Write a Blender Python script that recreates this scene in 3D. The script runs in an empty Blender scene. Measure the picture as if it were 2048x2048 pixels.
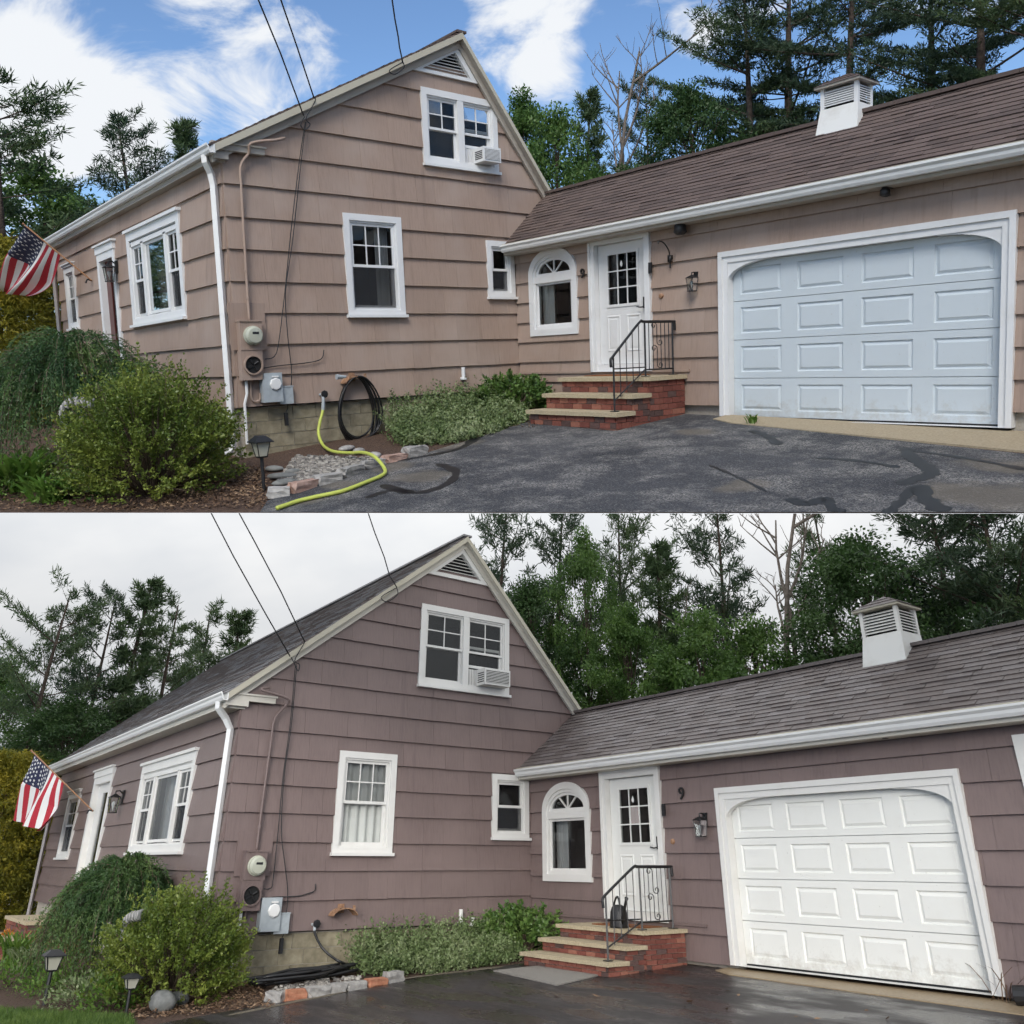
import bpy, bmesh, math, random
import numpy as np
from mathutils import Matrix, Vector

# ---------------------------------------------------------------- camera
scene = bpy.context.scene
COL = scene.collection
FPX, PCX, PCY = 1700.0, 1024.0, 900.0          # focal length / principal point in the 2048 px frame
CAM = {
 'A': (np.array([[0.766337, 0.64123, -0.039391], [-0.099893, 0.058364, -0.993285], [0.634625, -0.765126, -0.108781]]),
       np.array([-4.05412, -0.35517, 12.71295]), 5.4948),
 'B': (np.array([[0.810163, 0.586202, 0.001923], [0.257214, -0.352532, -0.899757], [0.526761, -0.729444, 0.436388]]),
       np.array([-4.29663, 5.30733, 12.91403]), 5.7272)}
GY = {'A': CAM['A'][2], 'B': CAM['B'][2]}       # plane of the garage wall

def cam_matrix(n):
    R, t, _ = CAM[n]
    C = -R.T @ t
    sw = lambda r: Vector((r[1], r[0], r[2]))
    right, up, back = sw(R[0]), -sw(R[1]), -sw(R[2])
    M = Matrix.Identity(4)
    for i in range(3):
        M[i][0], M[i][1], M[i][2] = right[i], up[i], back[i]
    M[0][3], M[1][3], M[2][3] = C[1], C[0], C[2]
    return M
W = {'A': Matrix.Identity(4), 'B': cam_matrix('A') @ cam_matrix('B').inverted()}

cd = bpy.data.cameras.new('camera')
cam = bpy.data.objects.new('camera', cd)
COL.objects.link(cam)
cam.matrix_world = cam_matrix('A')
cd.sensor_width = 36.0
cd.lens = FPX / 2048.0 * 36.0
cd.shift_y = -(1024.0 - PCY) / 2048.0
cd.clip_start, cd.clip_end = 0.1, 2000.0
scene.camera = cam

def ray(n, o):
    R, t, _ = CAM[n]
    C = -R.T @ t
    d = R.T @ np.array([(o[0] - PCX) / FPX, (o[1] - PCY) / FPX, 1.0])
    return Vector((C[1], C[0], C[2])), Vector((d[1], d[0], d[2]))
def at(n, o, ax, val):
    C, d = ray(n, o)
    i = 'xyz'.index(ax)
    return C + d * ((val - C[i]) / d[i])

# ---------------------------------------------------------------- world, sun, exposure
SUN_EL, SUN_AZ = math.radians(46), math.radians(-48)   # azimuth measured from +X towards +Y: behind the viewer, veiled by cloud
sun_dir = Vector((math.cos(SUN_EL) * math.cos(SUN_AZ), math.cos(SUN_EL) * math.sin(SUN_AZ), math.sin(SUN_EL)))
world = bpy.data.worlds.new('World')
scene.world = world
world.use_nodes = True
nt = world.node_tree
nt.nodes.clear()
def NN(t, typ, **kw):
    nd = t.nodes.new(typ)
    for k, v in kw.items():
        if k in ('op',): nd.operation = v
        elif hasattr(nd, k) and not k.startswith('i_'): setattr(nd, k, v)
    return nd
sky = nt.nodes.new('ShaderNodeTexSky')
sky.sky_type = 'NISHITA'
sky.sun_disc = False
sky.sun_elevation = SUN_EL
sky.sun_rotation = math.pi / 2 - SUN_AZ
sky.air_density, sky.dust_density, sky.ozone_density = 1.0, 0.15, 6.0
def vmath(op, a, b=None):
    nd = nt.nodes.new('ShaderNodeVectorMath'); nd.operation = op
    nt.links.new(a, nd.inputs[0]) if not isinstance(a, Vector) else nd.inputs[0].default_value.__setitem__(slice(None), a)
    if b is not None:
        if isinstance(b, Vector): nd.inputs[1].default_value = b
        else: nt.links.new(b, nd.inputs[1])
    return nd
def smath(op, a, b=None, c=None, clamp=False):
    nd = nt.nodes.new('ShaderNodeMath'); nd.operation = op; nd.use_clamp = clamp
    for i, v in enumerate((a, b, c)):
        if v is None: continue
        if isinstance(v, (int, float)): nd.inputs[i].default_value = v
        else: nt.links.new(v, nd.inputs[i])
    return nd.outputs[0]
tc = nt.nodes.new('ShaderNodeTexCoord')
gen = tc.outputs['Generated']
noise = nt.nodes.new('ShaderNodeTexNoise'); noise.inputs['Scale'].default_value = 7.5
noise.inputs['Detail'].default_value = 6; noise.inputs['Roughness'].default_value = 0.6; noise.inputs['Distortion'].default_value = .5
mp = nt.nodes.new('ShaderNodeMapping'); mp.inputs['Scale'].default_value = (1, 1, 1.9)
nt.links.new(gen, mp.inputs[0]); nt.links.new(mp.outputs[0], noise.inputs['Vector'])
field = noise.outputs['Fac']
F1 = lambda x, y: (x * 2048 / 1932, y * 2048 / 1932)
# broad cloud banks: direction they stand in, angular size, weight
banks = [((-90, 120), .15, .22), ((50, 185), .075, .20), ((165, 228), .065, .20), ((285, 245), .05, .15), ((330, 30), .08, .08), ((470, 80), .085, .15), ((560, 155), .06, .14), ((1000, 20), .07, .21), ((1040, 110), .04, .16), ((1300, 60), .025, .14)]
tot = field
for px, rad, wgt in banks:
    d = ray('A', F1(*px))[1].normalized()
    dot = vmath('DOT_PRODUCT', gen, d).outputs['Value']
    m = nt.nodes.new('ShaderNodeMapRange'); m.interpolation_type = 'SMOOTHSTEP'
    m.inputs['From Min'].default_value = math.cos(rad * 1.35); m.inputs['From Max'].default_value = math.cos(rad * 0.25)
    m.inputs['To Min'].default_value = 0; m.inputs['To Max'].default_value = wgt
    nt.links.new(dot, m.inputs['Value'])
    tot = smath('ADD', tot, m.outputs[0])
# everywhere behind the viewer the broken cloud goes on
back = vmath('DOT_PRODUCT', gen, (cam.matrix_world.to_3x3() @ Vector((0, 0.3, 1))).normalized()).outputs['Value']
bm_ = nt.nodes.new('ShaderNodeMapRange'); bm_.inputs['From Min'].default_value = -0.35; bm_.inputs['From Max'].default_value = 0.5
bm_.inputs['To Min'].default_value = 0; bm_.inputs['To Max'].default_value = .16
nt.links.new(back, bm_.inputs['Value']); tot = smath('ADD', tot, bm_.outputs[0])
cr = nt.nodes.new('ShaderNodeMapRange'); cr.interpolation_type = 'SMOOTHSTEP'
cr.inputs['From Min'].default_value = .56; cr.inputs['From Max'].default_value = .80
nt.links.new(tot, cr.inputs['Value'])
bg1 = nt.nodes.new('ShaderNodeBackground'); bg1.inputs['Strength'].default_value = 0.108
nt.links.new(sky.outputs[0], bg1.inputs['Color'])
bg2 = nt.nodes.new('ShaderNodeBackground'); bg2.inputs['Color'].default_value = (.93, .96, 1, 1); bg2.inputs['Strength'].default_value = 0.68
mx = nt.nodes.new('ShaderNodeMixShader')
nt.links.new(cr.outputs[0], mx.inputs[0]); nt.links.new(bg1.outputs[0], mx.inputs[1]); nt.links.new(bg2.outputs[0], mx.inputs[2])
wo = nt.nodes.new('ShaderNodeOutputWorld'); nt.links.new(mx.outputs[0], wo.inputs[0])

sl = bpy.data.lights.new('sun', 'SUN')
sl.energy = 2.0; sl.angle = math.radians(28); sl.color = (1, .96, .90)
so = bpy.data.objects.new('sun', sl); COL.objects.link(so)
so.rotation_euler = (-sun_dir).to_track_quat('-Z', 'Y').to_euler()

scene.view_settings.view_transform = 'Standard'
scene.view_settings.look = 'None'
scene.view_settings.exposure = 0.5
scene.view_settings.gamma = 1.0
scene.cycles.use_denoising = True
scene.cycles.max_bounces = 4
scene.cycles.diffuse_bounces = 2
scene.cycles.glossy_bounces = 2
scene.cycles.transparent_max_bounces = 6
scene.cycles.use_adaptive_sampling = True
scene.cycles.adaptive_threshold = .05
scene.cycles.adaptive_min_samples = 16
world.cycles.sampling_method = 'MANUAL'
world.cycles.sample_map_resolution = 512
scene.cycles.caustics_reflective = False
scene.cycles.caustics_refractive = False
scene.cycles.sample_clamp_indirect = 6

# ---------------------------------------------------------------- helpers
k9 = 1024 / 1932
def TL(x, y): return (k9 * x, k9 * y)
def TR(x, y): return (1024 + k9 * x, k9 * y)
def BL(x, y): return (k9 * x, 1024 + k9 * y)
def BR(x, y): return (1024 + k9 * x, 1024 + k9 * y)
F = F1
def S_(x0, y0, s): return lambda x, y: (x0 + s * x, y0 + s * y)
R1 = S_(0, 400, 512/1932); R2 = S_(400, 600, 512/1932); R3 = S_(1040, 440, 400/1680); R4 = S_(0, 1600, 560/1932)
R5 = S_(1040, 1500, 400/1610); R6 = S_(440, 1600, 460/1932); R7 = S_(1600, 1150, 448/1923); R8 = S_(820, 60, 300/1705)

def zg(n, X, Y):
    if n == 'A':
        return -0.1 - .02 * (min(max(X, -8), 40) - 4) + .085 * (min(Y, 5.5) - 5.5)
    return -2.16 + .05 * (min(Y, 6) - 5.73)
def gnd(n, o):
    C, d = ray(n, o)
    s, st = 2.0, .05
    while s < 400:
        p = C + d * s
        if p.z < zg(n, p.x, p.y): break
        s += st; st *= 1.01
    lo, hi = s - st, s
    for _ in range(30):
        m = (lo + hi) / 2; p = C + d * m
        if p.z < zg(n, p.x, p.y): hi = m
        else: lo = m
    return C + d * hi
def gp(n, X, Y, dz=0): return Vector((X, Y, zg(n, X, Y) + dz))

class MB:
    def __init__(s): s.v = []; s.f = []; s.m = []
    def add(s, vs, fs, mi=0):
        o = len(s.v); s.v += [tuple(p) for p in vs]
        for f in fs: s.f.append([i + o for i in f]); s.m.append(mi)
    def hexa(s, p, mi=0):   # 8 points: bottom 4, top 4
        s.add(p, [(3, 2, 1, 0), (4, 5, 6, 7), (0, 1, 5, 4), (1, 2, 6, 5), (2, 3, 7, 6), (3, 0, 4, 7)], mi)
    def box(s, x0, x1, y0, y1, z0, z1, mi=0):
        s.hexa([(x0, y0, z0), (x1, y0, z0), (x1, y1, z0), (x0, y1, z0), (x0, y0, z1), (x1, y0, z1), (x1, y1, z1), (x0, y1, z1)], mi)
    def pbox(s, T, a0, a1, b0, b1, c0, c1, mi=0):
        s.hexa([T(a0, b0, c0), T(a1, b0, c0), T(a1, b1, c0), T(a0, b1, c0), T(a0, b0, c1), T(a1, b0, c1), T(a1, b1, c1), T(a0, b1, c1)], mi)
    def ppoly(s, T, pts, c0, c1, mi=0):   # extruded polygon; c1 may be a function of (a,b)
        n = len(pts); fc = c1 if callable(c1) else (lambda a, b: c1)
        vs = [T(a, b, c0) for a, b in pts] + [T(a, b, fc(a, b)) for a, b in pts]
        fs = [tuple(range(n - 1, -1, -1)), tuple(range(n, 2 * n))] + [(i, (i + 1) % n, n + (i + 1) % n, n + i) for i in range(n)]
        s.add(vs, fs, mi)
    def ring(s, T, outer, inner, c0, c1, mi=0):   # frame between two outlines of equal length
        n = len(outer)
        vs = [T(*p, c0) for p in outer] + [T(*p, c0) for p in inner] + [T(*p, c1) for p in outer] + [T(*p, c1) for p in inner]
        fs = []
        for i in range(n):
            j = (i + 1) % n
            fs += [(i, n + i, n + j, j), (2*n+i, 2*n+j, 3*n+j, 3*n+i), (i, j, 2*n+j, 2*n+i), (n+i, 3*n+i, 3*n+j, n+j)]
        s.add(vs, fs, mi)
    def tube(s, pts, r, sides=6, mi=0, caps=True):
        pts = [Vector(p) for p in pts]; n = len(pts)
        rr = r if isinstance(r, (list, tuple)) else [r] * n
        up = Vector((0, 0, 1)); vs = []; prev = None
        for i, p in enumerate(pts):
            t = (pts[min(i + 1, n - 1)] - pts[max(i - 1, 0)])
            t = t.normalized() if t.length > 1e-9 else Vector((0, 0, 1))
            if prev is None: x = t.cross(up if abs(t.z) < .95 else Vector((1, 0, 0))).normalized()
            else:
                x = prev - t * prev.dot(t); x = x.normalized() if x.length > 1e-6 else t.orthogonal().normalized()
            prev = x; y = t.cross(x)
            for k in range(sides):
                a = 2 * math.pi * k / sides
                vs.append(p + (x * math.cos(a) + y * math.sin(a)) * rr[i])
        fs = [(i*sides+k, i*sides+(k+1) % sides, (i+1)*sides+(k+1) % sides, (i+1)*sides+k) for i in range(n-1) for k in range(sides)]
        if caps: fs += [tuple(range(sides - 1, -1, -1)), tuple((n-1)*sides + k for k in range(sides))]
        s.add(vs, fs, mi)
    def lathe(s, base, prof, sides=16, axis='z', mi=0, closed=True):
        base = Vector(base); vs = []
        for r, h in prof:
            for k in range(sides):
                a = 2 * math.pi * k / sides; u, v = r * math.cos(a), r * math.sin(a)
                vs.append(base + (Vector((u, v, h)) if axis == 'z' else Vector((h, u, v)) if axis == 'x' else Vector((u, -h, v))))
        m = len(prof)
        fs = [(i*sides+k, i*sides+(k+1) % sides, (i+1)*sides+(k+1) % sides, (i+1)*sides+k) for i in range(m-1) for k in range(sides)]
        if closed: fs += [tuple(range(sides-1, -1, -1)), tuple((m-1)*sides+k for k in range(sides))]
        s.add(vs, fs, mi)
    def mesh(s, name, mats, off=None, smooth=False, fix=True):
        me = bpy.data.meshes.new(name)
        vs = s.v if off is None else [(x - off[0], y - off[1], z - off[2]) for x, y, z in s.v]
        me.from_pydata(vs, [], s.f)
        if not isinstance(mats, (list, tuple)): mats = [mats]
        for m in mats: me.materials.append(m)
        if len(mats) > 1: me.polygons.foreach_set('material_index', s.m)
        if smooth: me.polygons.foreach_set('use_smooth', [True] * len(me.polygons))
        me.update()
        if fix:
            b = bmesh.new(); b.from_mesh(me); bmesh.ops.recalc_face_normals(b, faces=b.faces); b.to_mesh(me); b.free()
        return me

def setp(o, label=None, cat=None, group=None, kind=None):
    if label: o['label'] = label
    if cat: o['category'] = cat
    if group: o['group'] = group
    if kind: o['kind'] = kind
    return o
class Thing:
    """an Empty at the thing's base that parents its parts"""
    def __init__(s, n, name, base, label, cat, group=None):
        s.n, s.base = n, Vector(base)
        s.o = bpy.data.objects.new(name, None); COL.objects.link(s.o)
        s.o.empty_display_size = .1
        s.o.matrix_world = W[n] @ Matrix.Translation(s.base)
        setp(s.o, label, cat, group)
    def part(s, name, mb, mats, parent=None, smooth=False, label=None, kind=None):
        me = mb if isinstance(mb, bpy.types.Mesh) else mb.mesh(name, mats, s.base, smooth)
        o = bpy.data.objects.new(name, me); COL.objects.link(o)
        o.parent = parent if parent is not None else s.o
        if label: o['label'] = label
        if kind: o['kind'] = kind
        return o
    def inst(s, name, me, loc, rotz=0.0, parent=None, mat=None):   # shared mesh data, placed in panel coordinates
        o = bpy.data.objects.new(name, me); COL.objects.link(o)
        o.parent = parent if parent is not None else s.o
        M = Matrix.Translation(Vector(loc) - s.base) @ Matrix.Rotation(rotz, 4, 'Z')
        o.matrix_local = M if mat is None else Matrix.Translation(Vector(loc) - s.base) @ mat
        return o
def solo(n, name, mb, mats, label=None, cat=None, group=None, kind=None, base=(0, 0, 0), smooth=False, fix=True):
    me = mb if isinstance(mb, bpy.types.Mesh) else mb.mesh(name, mats, Vector(base), smooth, fix)
    o = bpy.data.objects.new(name, me); COL.objects.link(o)
    o.matrix_world = W[n] @ Matrix.Translation(Vector(base))
    return setp(o, label, cat, group, kind)
def copy_tree(root, n, M, label, group=None):
    r = root.copy(); COL.objects.link(r); r.matrix_world = W[n] @ M
    r['label'] = label
    if group: r['group'] = group
    for ch in list(root.children):
        c = ch.copy(); COL.objects.link(c); c.parent = r
    return r

# ---------------------------------------------------------------- materials
MATS = {}
def ramp(t, fac, stops):
    r = t.nodes.new('ShaderNodeValToRGB'); e = r.color_ramp.elements
    while len(e) < len(stops): e.new(.5)
    for i, (p, c) in enumerate(stops):
        e[i].position = p; e[i].color = (*c, 1)
    t.links.new(fac, r.inputs[0]); return r.outputs[0]
def tex(t, typ='Noise', scale=5, detail=4, rough=.55, vec=None, stretch=None, dist=0):
    nd = t.nodes.new('ShaderNodeTex' + typ)
    nd.inputs['Scale'].default_value = scale
    if typ == 'Noise':
        nd.inputs['Detail'].default_value = detail; nd.inputs['Roughness'].default_value = rough; nd.inputs['Distortion'].default_value = dist
    c = t.nodes.new('ShaderNodeTexCoord'); src = c.outputs['Object'] if vec is None else vec
    if stretch:
        m = t.nodes.new('ShaderNodeMapping'); m.inputs['Scale'].default_value = stretch
        t.links.new(src, m.inputs[0]); src = m.outputs[0]
    t.links.new(src, nd.inputs['Vector'])
    return nd.outputs['Distance'] if typ == 'Voronoi' else nd.outputs['Fac']
def mix(t, fac, a, b, mode='MIX'):
    m = t.nodes.new('ShaderNodeMix'); m.data_type = 'RGBA'; m.blend_type = mode
    for sock, v in ((m.inputs[0], fac), (m.inputs[6], a), (m.inputs[7], b)):
        if isinstance(v, (int, float)): sock.default_value = v
        elif isinstance(v, tuple): sock.default_value = (*v, 1) if len(v) == 3 else v
        else: t.links.new(v, sock)
    return m.outputs[2]
def newmat(name, color=(.5, .5, .5), rough=.6, spec=.5, metal=0):
    m = bpy.data.materials.new(name); m.use_nodes = True
    t = m.node_tree; b = t.nodes['Principled BSDF']
    if not isinstance(color, tuple): color = (.5, .5, .5)
    b.inputs['Base Color'].default_value = (*color, 1); b.inputs['Roughness'].default_value = rough
    b.inputs['Specular IOR Level'].default_value = spec; b.inputs['Metallic'].default_value = metal
    MATS[name] = m
    return m, t, b
def bump(t, b, h, strength=.3, dist=.01):
    bp = t.nodes.new('ShaderNodeBump'); bp.inputs['Strength'].default_value = strength; bp.inputs['Distance'].default_value = dist
    t.links.new(h, bp.inputs['Height']); t.links.new(bp.outputs[0], b.inputs['Normal'])
def objrand(t):
    return t.nodes.new('ShaderNodeObjectInfo').outputs['Random']
def shifted(t):
    """object coordinates moved by a random amount per object, so that alike pieces are not alike in grain"""
    c = t.nodes.new('ShaderNodeTexCoord'); v = t.nodes.new('ShaderNodeVectorMath'); v.operation = 'ADD'
    k = t.nodes.new('ShaderNodeMath'); k.operation = 'MULTIPLY'; k.inputs[1].default_value = 37.0
    t.links.new(objrand(t), k.inputs[0]); t.links.new(c.outputs['Object'], v.inputs[0]); t.links.new(k.outputs[0], v.inputs[1])
    return v.outputs[0]
def speck(name, c0, c1, scale=30, rough=.7, bs=.3, bd=.004, var=.0, detail=5, lo=.35, hi=.65, spec=.4):
    """a surface mottled between two of its own colours, with fine relief"""
    m, t, b = newmat(name, c0, rough, spec)
    vec = shifted(t) if var else None
    col = ramp(t, tex(t, scale=scale, detail=detail, vec=vec), [(lo, c0), (hi, c1)])
    if var:
        r = objrand(t)
        col = mix(t, 1.0, col, ramp(t, r, [(0, (1 - var,) * 3), (1, (1 + var,) * 3)]), 'MULTIPLY')
    t.links.new(col, b.inputs['Base Color'])
    bump(t, b, tex(t, scale=scale * 2.5, vec=vec), bs, bd)
    return m

def siding_mat(name, c, weath, rough):
    m, t, b = newmat(name, c, rough, .35)
    grain = tex(t, scale=1.0, detail=5, rough=.65, stretch=(46, 46, 1.1))
    broad = tex(t, scale=.8, detail=3)
    dk = tuple(x * .87 for x in c); lt = tuple(min(1, x * 1.08) for x in c)
    col = ramp(t, grain, [(.3, dk), (.5, c), (.75, lt)])
    col = mix(t, ramp(t, broad, [(.45, (0, 0, 0)), (.68, (.8, .8, .8))]), col, weath)
    r = objrand(t)
    col = mix(t, 1.0, col, ramp(t, r, [(0, (.94, .94, .94)), (1, (1.05, 1.05, 1.05))]), 'MULTIPLY')
    streak = tex(t, scale=1.0, detail=2, stretch=(9, 9, .35))
    col = mix(t, ramp(t, streak, [(.60, (0, 0, 0)), (.78, (.55, .55, .55))]), col, tuple(x * .72 for x in c))
    t.links.new(col, b.inputs['Base Color'])
    bump(t, b, grain, .55, .006)
    return m
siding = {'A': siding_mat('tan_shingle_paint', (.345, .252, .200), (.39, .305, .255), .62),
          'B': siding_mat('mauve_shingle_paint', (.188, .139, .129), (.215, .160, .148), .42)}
siding_core = {'A': newmat('tan_core', (.30, .21, .165), .8)[0], 'B': newmat('mauve_core', (.13, .093, .09), .8)[0]}

def paint(name, c, dirt, rough=.45, amount=.35, splash=None):
    m, t, b = newmat(name, c, rough, .45)
    n1 = tex(t, scale=2.2, detail=6, rough=.7)
    col = mix(t, ramp(t, n1, [(.5, (0, 0, 0)), (.78, (amount,) * 3)]), c, dirt)
    if splash:      # mud splashed up from the ground: height above the house base, broken by noise
        sx = t.nodes.new('ShaderNodeSeparateXYZ'); tc_ = t.nodes.new('ShaderNodeTexCoord'); t.links.new(tc_.outputs['Object'], sx.inputs[0])
        mr = t.nodes.new('ShaderNodeMapRange'); mr.inputs['From Min'].default_value = splash; mr.inputs['From Max'].default_value = splash + .55; mr.inputs['To Min'].default_value = .55; mr.inputs['To Max'].default_value = .15
        t.links.new(sx.outputs[2], mr.inputs['Value']); n2 = tex(t, scale=7, detail=7, rough=.75)
        pw = t.nodes.new('ShaderNodeMath'); pw.operation = 'SUBTRACT'; t.links.new(mr.outputs[0], pw.inputs[0]); t.links.new(n2, pw.inputs[1])
        m3 = t.nodes.new('ShaderNodeMapRange'); m3.inputs['From Min'].default_value = -.12; m3.inputs['From Max'].default_value = .22; m3.inputs['To Max'].default_value = .55
        t.links.new(pw.outputs[0], m3.inputs['Value']); col = mix(t, m3.outputs[0], col, (.36, .31, .24))
        sp = ramp(t, tex(t, scale=22, detail=3), [(.68, (0, 0, 0)), (.74, (.35, .35, .35))]); col = mix(t, sp, col, (.42, .40, .36))
    t.links.new(col, b.inputs['Base Color'])
    bump(t, b, tex(t, scale=60, detail=3), .08, .002)
    return m
white = {'A': paint('white_trim_paint', (.74, .745, .74), (.54, .52, .48)), 'B': paint('cream_white_trim_paint', (.74, .73, .695), (.57, .55, .49))}
doorwhite = {'A': paint('garage_white_sky_tinted', (.56, .62, .655), (.50, .55, .57), .4, .3, .70), 'B': paint('garage_white_warm', (.80, .80, .755), (.70, .69, .63), .4, .3, .64)}  # upper door: greyer white, with the blue cast of skylight put into its colour
gutterm = paint('gutter_aluminium', (.78, .78, .76), (.60, .60, .57), .35)
oldtrim = {'A': paint('aged_rake_paint', (.44, .40, .345), (.33, .30, .25), .6), 'B': paint('pale_rake_paint', (.60, .57, .50), (.46, .43, .35), .6)}
beige = paint('yellowed_edge_paint', (.50, .465, .37), (.40, .37, .28), .6)

def glassmat(name, tint=(.02, .022, .024)):
    m = bpy.data.materials.new(name); m.use_nodes = True; t = m.node_tree; t.nodes.clear()
    o = t.nodes.new('ShaderNodeOutputMaterial'); tr = t.nodes.new('ShaderNodeBsdfTransparent'); gl = t.nodes.new('ShaderNodeBsdfGlossy')
    tr.inputs[0].default_value = (.84, .86, .85, 1); gl.inputs['Roughness'].default_value = .02; gl.inputs[0].default_value = (.9, .93, .95, 1)
    fr = t.nodes.new('ShaderNodeFresnel'); fr.inputs[0].default_value = 1.55
    bp = t.nodes.new('ShaderNodeBump'); bp.inputs['Strength'].default_value = .03; bp.inputs['Distance'].default_value = .02
    t.links.new(tex(t, scale=2.5, detail=1), bp.inputs['Height']); t.links.new(bp.outputs[0], gl.inputs['Normal'])
    a = t.nodes.new('ShaderNodeMath'); a.operation = 'MULTIPLY_ADD'; a.inputs[1].default_value = .9; a.inputs[2].default_value = .0
    t.links.new(fr.outputs[0], a.inputs[0])
    mxs = t.nodes.new('ShaderNodeMixShader'); t.links.new(a.outputs[0], mxs.inputs[0]); t.links.new(tr.outputs[0], mxs.inputs[1]); t.links.new(gl.outputs[0], mxs.inputs[2])
    t.links.new(mxs.outputs[0], o.inputs[0]); return m
glass = glassmat('window_glass')
screen = newmat('insect_screen', (.055, .058, .062), .8)[0]
room = newmat('dim_room', (.05, .045, .042), .9)[0]
curtain = paint('curtain_cloth', (.78, .77, .74), (.66, .65, .62), .9)
iron = newmat('black_wrought_iron', (.012, .012, .013), .45)[0]
blackpl = newmat('black_plastic', (.015, .015, .016), .5)[0]
bulbm = newmat('frosted_bulb', (.8, .8, .78), .2)[0]
galv = speck('galvanised_box', (.36, .40, .42), (.42, .46, .48), 12, .45, .05)
metercover = newmat('meter_glass_grey', (.46, .47, .38), .12)[0]
hosey = newmat('yellow_hose', (.52, .58, .11), .5)[0]
hoseb = newmat('black_rubber_hose', (.012, .012, .013), .38)[0]
wirem = newmat('wire_black', (.02, .02, .022), .6)[0]
wirew = newmat('wire_grey', (.10, .10, .11), .5)[0]
rust = speck('rusty_bracket', (.24, .13, .07), (.40, .24, .15), 25, .8)
copper = newmat('wood_pole', (.34, .17, .08), .5)[0]
concrete = speck('exposed_aggregate', (.36, .295, .19), (.52, .44, .30), 55, .85, .5, .006)
apronm = {'A': speck('apron_concrete', (.30, .245, .16), (.40, .33, .225), 40, .9, .4, .004), 'B': speck('apron_wet', (.29, .215, .13), (.36, .28, .18), 30, .45, .3, .004)}
blockm = {n: speck('foundation_block_' + n, (.22, .19, .125), (.34, .30, .21), 9, .9, .6, .008, .12, 8) for n in 'AB'}
mortar = speck('mortar', (.38, .34, .28), (.46, .42, .36), 40, .95)
brickms = [speck('brick_red', (.17, .058, .042), (.24, .085, .06), 35, .85, .6, .004, .15), speck('brick_orange', (.24, .095, .065), (.30, .125, .085), 35, .85, .6, .004, .15),
           speck('brick_dark', (.075, .045, .04), (.12, .07, .06), 35, .85, .6, .004, .15), speck('brick_deep', (.14, .045, .034), (.20, .066, .048), 35, .85, .6, .004, .15)]
doormat = speck('coir_doormat', (.20, .07, .025), (.28, .11, .04), 90, .95, .8, .01)
interiordark = newmat('louver_dark', (.012, .012, .012), .9)[0]

def roofmat(name, c0, c1, rough, spec=.4):
    m, t, b = newmat(name, c0, rough, spec)
    sv = shifted(t)
    col = ramp(t, tex(t, scale=160, detail=2, vec=sv), [(.3, tuple(x * .75 for x in c0)), (.7, tuple(x * 1.2 for x in c0))])
    r = objrand(t)
    col = mix(t, ramp(t, r, [(0, (0, 0, 0)), (1, (.8, .8, .8))]), col, c1)
    col = mix(t, ramp(t, tex(t, scale=3.1, detail=3, vec=sv), [(.35, (0, 0, 0)), (.7, (.6, .6, .6))]), col, c1)
    t.links.new(col, b.inputs['Base Color'])
    bump(t, b, tex(t, scale=220, detail=2), .6, .003); return m
roofms = {'A': [roofmat('brown_roof_shingle', (.115, .083, .072), (.14, .104, .092), .9), roofmat('dark_brown_roof_shingle', (.09, .066, .058), (.11, .082, .073), .9), roofmat('umber_roof_shingle', (.135, .098, .084), (.125, .092, .08), .9)],
          'B': [roofmat('wet_brown_shingle', (.122, .098, .09), (.15, .128, .122), .45), roofmat('wet_dark_shingle', (.098, .08, .075), (.125, .106, .102), .42), roofmat('wet_grey_shingle', (.145, .122, .116), (.18, .16, .158), .45)]}
mainroofB = roofmat('wet_grey_main_roof', (.17, .165, .168), (.23, .225, .23), .5)

def leafmat(name, stops, rough=.5, trans=.35, spec=.35):
    m, t, b = newmat(name, stops[0][1], rough, spec)
    at_ = t.nodes.new('ShaderNodeAttribute'); at_.attribute_name = 'tone'
    n = tex(t, scale=1.6, detail=2)
    f = t.nodes.new('ShaderNodeMath'); f.operation = 'MULTIPLY_ADD'; f.inputs[1].default_value = .6
    t.links.new(at_.outputs['Fac'], f.inputs[0])
    g = t.nodes.new('ShaderNodeMath'); g.operation = 'MULTIPLY_ADD'; g.inputs[1].default_value = 1.4; g.inputs[2].default_value = -.45
    t.links.new(n, g.inputs[0]); t.links.new(g.outputs[0], f.inputs[2])
    col = ramp(t, f.outputs[0], stops)
    t.links.new(col, b.inputs['Base Color'])
    if trans:
        tl = t.nodes.new('ShaderNodeBsdfTranslucent'); ms = t.nodes.new('ShaderNodeMixShader'); ms.inputs[0].default_value = trans
        t.links.new(col, tl.inputs[0]); o = t.nodes['Material Output']
        t.links.new(b.outputs[0], ms.inputs[1]); t.links.new(tl.outputs[0], ms.inputs[2]); t.links.new(ms.outputs[0], o.inputs[0])
    return m
pinem = leafmat('pine_needles', [(0, (0.032, 0.058, 0.029)), (.5, (0.068, 0.113, 0.048)), (1, (0.137, 0.193, 0.073))], .5, .25)
pinem2 = leafmat('dark_pine_needles', [(0, (0.022, 0.041, 0.027)), (.5, (0.043, 0.076, 0.041)), (1, (0.082, 0.122, 0.054))], .5, .25)
decm = leafmat('maple_leaves', [(0, (0.043, 0.094, 0.023)), (.5, (0.087, 0.167, 0.041)), (1, (0.174, 0.275, 0.072))], .45, .4)
decm2 = leafmat('dark_oak_leaves', [(0, (0.027, 0.060, 0.021)), (.5, (0.053, 0.105, 0.033)), (1, (0.105, 0.173, 0.060))], .45, .35)
goldm = leafmat('golden_cypress_sprays', [(0, (.07, .085, .012)), (.45, (.17, .17, .018)), (1, (.40, .32, .03))], .55, .3)
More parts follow.
